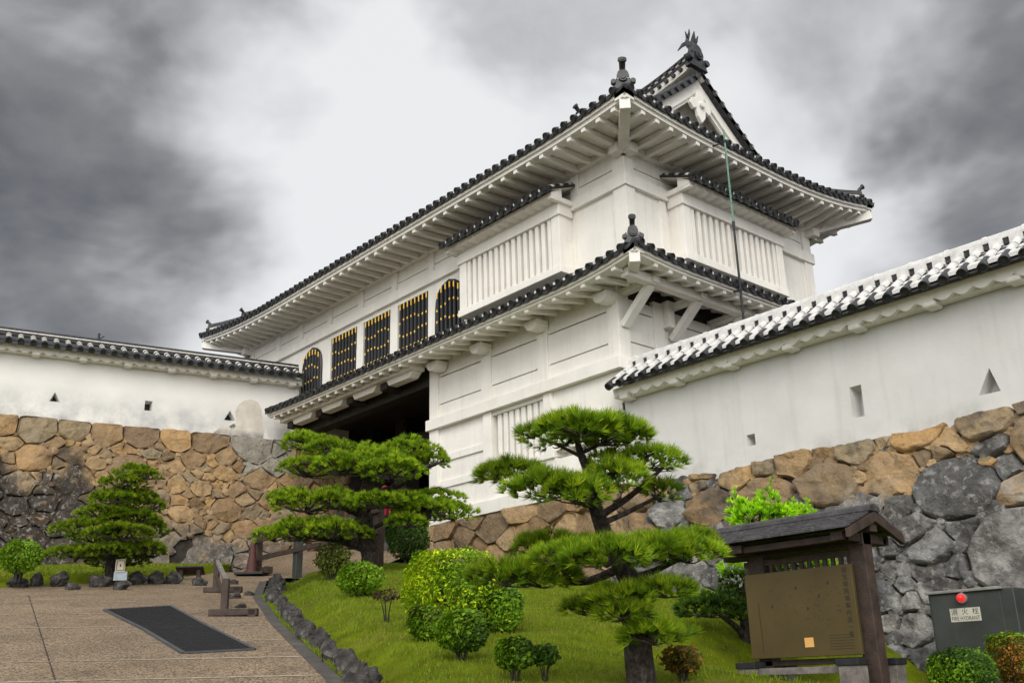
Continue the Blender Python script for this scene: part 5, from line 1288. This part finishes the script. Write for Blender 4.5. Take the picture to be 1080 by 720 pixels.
mb = MB(); mb.tube([(-5.92, hy-.05, 2.475), (-5.92, hy-.09, 2.475), (-5.92, hy-.115, 2.475), (-5.92, hy-.125, 2.475)], [.047, .045, .032, .012], 18); mb.build('lamp', M['lamp'], hy_, smooth=True)
mb = MB(); mb.box((-5.932, hy-.03, 2.53), (-5.908, hy-.012, 2.56)); mb.build('lamp_hook', M['white_paint'], hy_)
mb = MB(); mb.box((-6.11, hy-.017, 2.20), (-5.73, hy-.0125, 2.36)); lp = mb.build('label_plate', M['label_plate'], hy_)
text('label_text', '消  火  栓', .085, (-5.92, hy-.0185, 2.312), (1, 0, 0), (0, 0, 1), M['engraving'], lp)
text('label_text', 'FIRE HYDRANT', .066, (-5.92, hy-.0185, 2.235), (1, 0, 0), (0, 0, 1), M['engraving'], lp, sx=.78)
# ------------------------------------------------------------------ notice board with a little gable roof
nb = thing('notice_board', 'roofed wooden notice board with a large bronze-coloured plan panel', 'notice board', (-6.25, 9.5, .9))
wdm = M['wood']; gz0 = .6
for x in (-6.78, -5.53):
    mb = MB(); mb.box((x-.09, 9.5, gz0), (x+.09, 9.66, 3.0)); mb.build('post', wdm, nb, bevel=.01)
for x, y in ((-6.84, 9.3), (-5.62, 9.3), (-5.54, 9.88), (-6.84, 9.88)):
    mb = MB(); mb.box((x-.11, y-.09, gz0), (x+.11, y+.09, 1.70)); q = mb.build('brace_post', M['grey_wood'], nb, bevel=.008)
    mb = MB(); mb.box((x-.125, y-.105, 1.70), (x+.125, y+.105, 1.765)); mb.build('iron_cap', M['iron'], q, bevel=.006)
mb = MB(); mb.box((-6.73, 9.28, 1.63), (-5.73, 9.36, 1.70)); mb.build('lower_rail', M['grey_wood'], nb, bevel=.006)
mb = MB(); mb.box((-6.96, 9.50, 1.72), (-5.62, 9.56, 1.78)); mb.build('lower_rail', wdm, nb, bevel=.006)
mb = MB(); mb.box((-6.9, 9.42, 1.80), (-5.57, 9.47, 2.69)); pnl = mb.build('plan_panel', M['bronze'], nb, bevel=.006)
mb = MB(); mb.box((-6.96, 9.52, 2.78), (-5.62, 9.57, 2.84)); mb.box((-6.96, 9.52, 2.67), (-5.62, 9.57, 2.70))
for i in range(14): x = -6.9+1.25*i/13; mb.box((x-.022, 9.53, 2.70), (x+.022, 9.56, 2.78))
mb.build('transom_lattice', wdm, nb)
mb = MB(); mb.box((-7.22, 9.49, 2.87), (-5.44, 9.67, 3.0)); mb.build('roof_beam', wdm, nb, bevel=.01)
mb = MB(); mb.box((-7.22, 9.2, 2.9), (-5.46, 9.27, 2.97)); mb.build('eave_purlin', wdm, nb, bevel=.008)
mb = MB(); mb.box((-7.22, 9.93, 2.9), (-5.46, 10.0, 2.97)); mb.build('eave_purlin', wdm, nb, bevel=.008)
for x in (-6.78, -5.53):
    mb = MB(); mb.box((x-.07, 9.15, 2.90), (x+.07, 10.05, 2.99)); mb.build('roof_arm', wdm, nb, bevel=.008)
for sg in (-1, 1):
    mb = MB(); k = .205/.52
    for i in range(6):       # overlapping boards
        a0, a1 = .52*i/6, .52*(i+1)/6+.02; z0, z1 = 3.22-k*a0+.012, 3.22-k*a1+.012
        y0, y1 = 9.6+sg*a0, 9.6+sg*a1; h = .018
        mb.hexa([(-7.27, y0, z0-h), (-5.34, y0, z0-h), (-5.34, y1, z1-h+.008), (-7.27, y1, z1-h+.008), (-7.27, y0, z0-.004), (-5.34, y0, z0-.004), (-5.34, y1, z1+.012), (-7.27, y1, z1+.012)])
    mb.build('board_roof', M['shingle'], nb)
    for x in (-7.26, -5.35):
        mb = MB(); mb.hexa([(x-.025, 9.6, 3.10), (x+.025, 9.6, 3.10), (x+.025, 9.6+sg*.53, 2.905), (x-.025, 9.6+sg*.53, 2.905), (x-.025, 9.6, 3.205), (x+.025, 9.6, 3.205), (x+.025, 9.6+sg*.53, 2.998), (x-.025, 9.6+sg*.53, 2.998)]); mb.build('bargeboard', wdm, nb, bevel=.005)
mb = MB(); mb.prism([(-.11, 0), (.11, 0), (.10, .05), (0, .085), (-.10, .05)], (-7.29, 9.6, 3.205), (0, 1, 0), (0, 0, 1), (1, 0, 0), 1.97); mb.build('ridge_board', M['shingle'], nb, bevel=.005)
mb = MB(); mb.box((-5.44, 9.53, 3.0), (-5.36, 9.67, 3.13)); mb.build('ridge_beam', wdm, nb, bevel=.006)
# panel print: vertical title, plan lines, small notice
for i, ch in enumerate('国宝姫路城案内図一覧'):
    text('title_text', ch, .062, (-5.655, 9.4175, 2.63-.0705*i), (1, 0, 0), (0, 0, 1), M['engraving'], pnl)
mb = MB(); rp = random.Random(8); Y_ = 9.4185
def ln(x0, z0, x1, z1, w_=.004):
    d = Vector((x1-x0, 0, z1-z0)); n_ = Vector((-d.z, 0, d.x)).normalized()*w_/2; a = Vector((x0, Y_, z0)); b = Vector((x1, Y_, z1)); mb.poly([a-n_, b-n_, b+n_, a+n_])
ln(-6.745, 2.38, -6.735, 1.85, .008)
for i in range(6): ln(-5.92, 2.0-.027*i, -5.64, 2.0-.027*i, .006)
for i in range(60):
    x, z = -6.1+rp.gauss(0, .22), 2.34+rp.gauss(0, .14); x = min(-5.75, max(-6.7, x)); z = min(2.6, max(2.05, z)); a = rp.random()*6.28; l = rp.uniform(.015, .06); ln(x, z, x+math.cos(a)*l, z+math.sin(a)*l*.6, rp.uniform(.003, .005))
for x, z in ((-6.57, 2.33), (-5.98, 2.4), (-6.13, 2.28), (-5.86, 2.52), (-6.25, 2.5)): mb.poly([(x-.012, Y_, z-.016), (x+.012, Y_, z-.016), (x+.012, Y_, z+.016), (x-.012, Y_, z+.016)])
mb.build('plan_engraving', M['engraving'], pnl)
mb = MB(); mb.box((-6.21, 9.412, 1.895), (-6.105, 9.419, 1.99)); mb.build('orange_notice', M['copper_note'], pnl)
# ------------------------------------------------------------------ the visitor in the gateway
def person():
    g = Vector((-22.3, 14.9, 5.02)); t = thing('person', 'person in a red top and red cap walking in the gateway behind the wide pine', 'person', g)
    me = bpy.data.meshes.new('body'); bm = bmesh.new(); sk = bm.verts.layers.skin.verify()
    J = {'pel': (0, 0, .92, .13), 'belly': (0, 0, 1.08, .12), 'chest': (0, .01, 1.28, .145), 'neck': (0, 0, 1.44, .06), 'head': (0, -.015, 1.54, .085), 'top': (0, -.01, 1.65, .08),
         'hl': (-.1, 0, .86, .085), 'kl': (-.1, -.06, .48, .06), 'al': (-.1, .02, .09, .045), 'tl': (-.1, -.13, .03, .035), 'hr': (.1, 0, .86, .085), 'kr': (.1, .02, .48, .06), 'ar': (.1, .14, .1, .045), 'tr': (.1, 0, .04, .035),
         'sl': (-.18, 0, 1.36, .06), 'el': (-.24, .04, 1.1, .042), 'wl': (-.24, -.04, .86, .032), 'pl': (-.24, -.07, .78, .035), 'sr': (.18, 0, 1.36, .06), 'er': (.24, .04, 1.1, .042), 'wr': (.25, -.1, .9, .032), 'pr': (.25, -.14, .83, .035)}
    V = {}
    for k, (x, y, z, r) in J.items():
        v = bm.verts.new((x, y, z)); v[sk].radius = (r, r*(.75 if k in ('chest', 'belly', 'pel') else 1)); V[k] = v
    for a, b in (('pel', 'belly'), ('belly', 'chest'), ('chest', 'neck'), ('neck', 'head'), ('head', 'top'), ('pel', 'hl'), ('hl', 'kl'), ('kl', 'al'), ('al', 'tl'), ('pel', 'hr'), ('hr', 'kr'), ('kr', 'ar'), ('ar', 'tr'), ('chest', 'sl'), ('sl', 'el'), ('el', 'wl'), ('wl', 'pl'), ('chest', 'sr'), ('sr', 'er'), ('er', 'wr'), ('wr', 'pr')): bm.edges.new((V[a], V[b]))
    V['pel'][sk].use_root = True; bm.to_mesh(me); bm.free()
    tmp = bpy.data.objects.new('tmp', me); COL.objects.link(tmp); tmp.modifiers.new('skin', 'SKIN'); s_ = tmp.modifiers.new('sub', 'SUBSURF'); s_.levels = 2; s_.render_levels = 2
    dg = bpy.context.evaluated_depsgraph_get(); m2 = bpy.data.meshes.new_from_object(tmp.evaluated_get(dg)); bpy.data.objects.remove(tmp); m2.name = 'body'
    m2.materials.clear()
    for k in ('skin', 'red_cloth', 'dark_cloth'): m2.materials.append(M[k])
    for p in m2.polygons:
        c = p.center; p.material_index = 2 if c.z < .92 else 1 if c.z < 1.43 and not (abs(c.x) > .17 and c.z < 1.08) else 0; p.use_smooth = True
    o = bpy.data.objects.new('body', m2); COL.objects.link(o); o.parent = t; OFF['body'] = g; OFF[o.name] = g
    def blob(nm, c, r, m, seed=0):
        bm = bmesh.new(); bmesh.ops.create_uvsphere(bm, u_segments=18, v_segments=10, radius=1)
        for v in bm.verts: v.co = (c[0]+v.co.x*r[0], c[1]+v.co.y*r[1], c[2]+max(v.co.z, -.15)*r[2])
        me = bpy.data.meshes.new(nm); bm.to_mesh(me); bm.free(); me.materials.append(M[m]); q = bpy.data.objects.new(nm, me); COL.objects.link(q); q.parent = t
        for p in me.polygons: p.use_smooth = True
        return q
    blob('hair', (0, .03, 1.60), (.092, .09, .10), 'hair'); blob('cap', (0, .0, 1.645), (.10, .11, .085), 'red_cloth'); blob('cap_brim', (0, -.12, 1.645), (.075, .09, .015), 'red_cloth')
    for s_ in (-1, 1): blob('eye', (.033*s_, -.092, 1.585), (.012, .008, .009), 'hair')
    blob('nose', (0, -.105, 1.56), (.014, .02, .02), 'skin'); blob('mouth', (0, -.09, 1.515), (.025, .008, .006), 'red_cloth')
    t.rotation_euler.z = R(-60)
person()
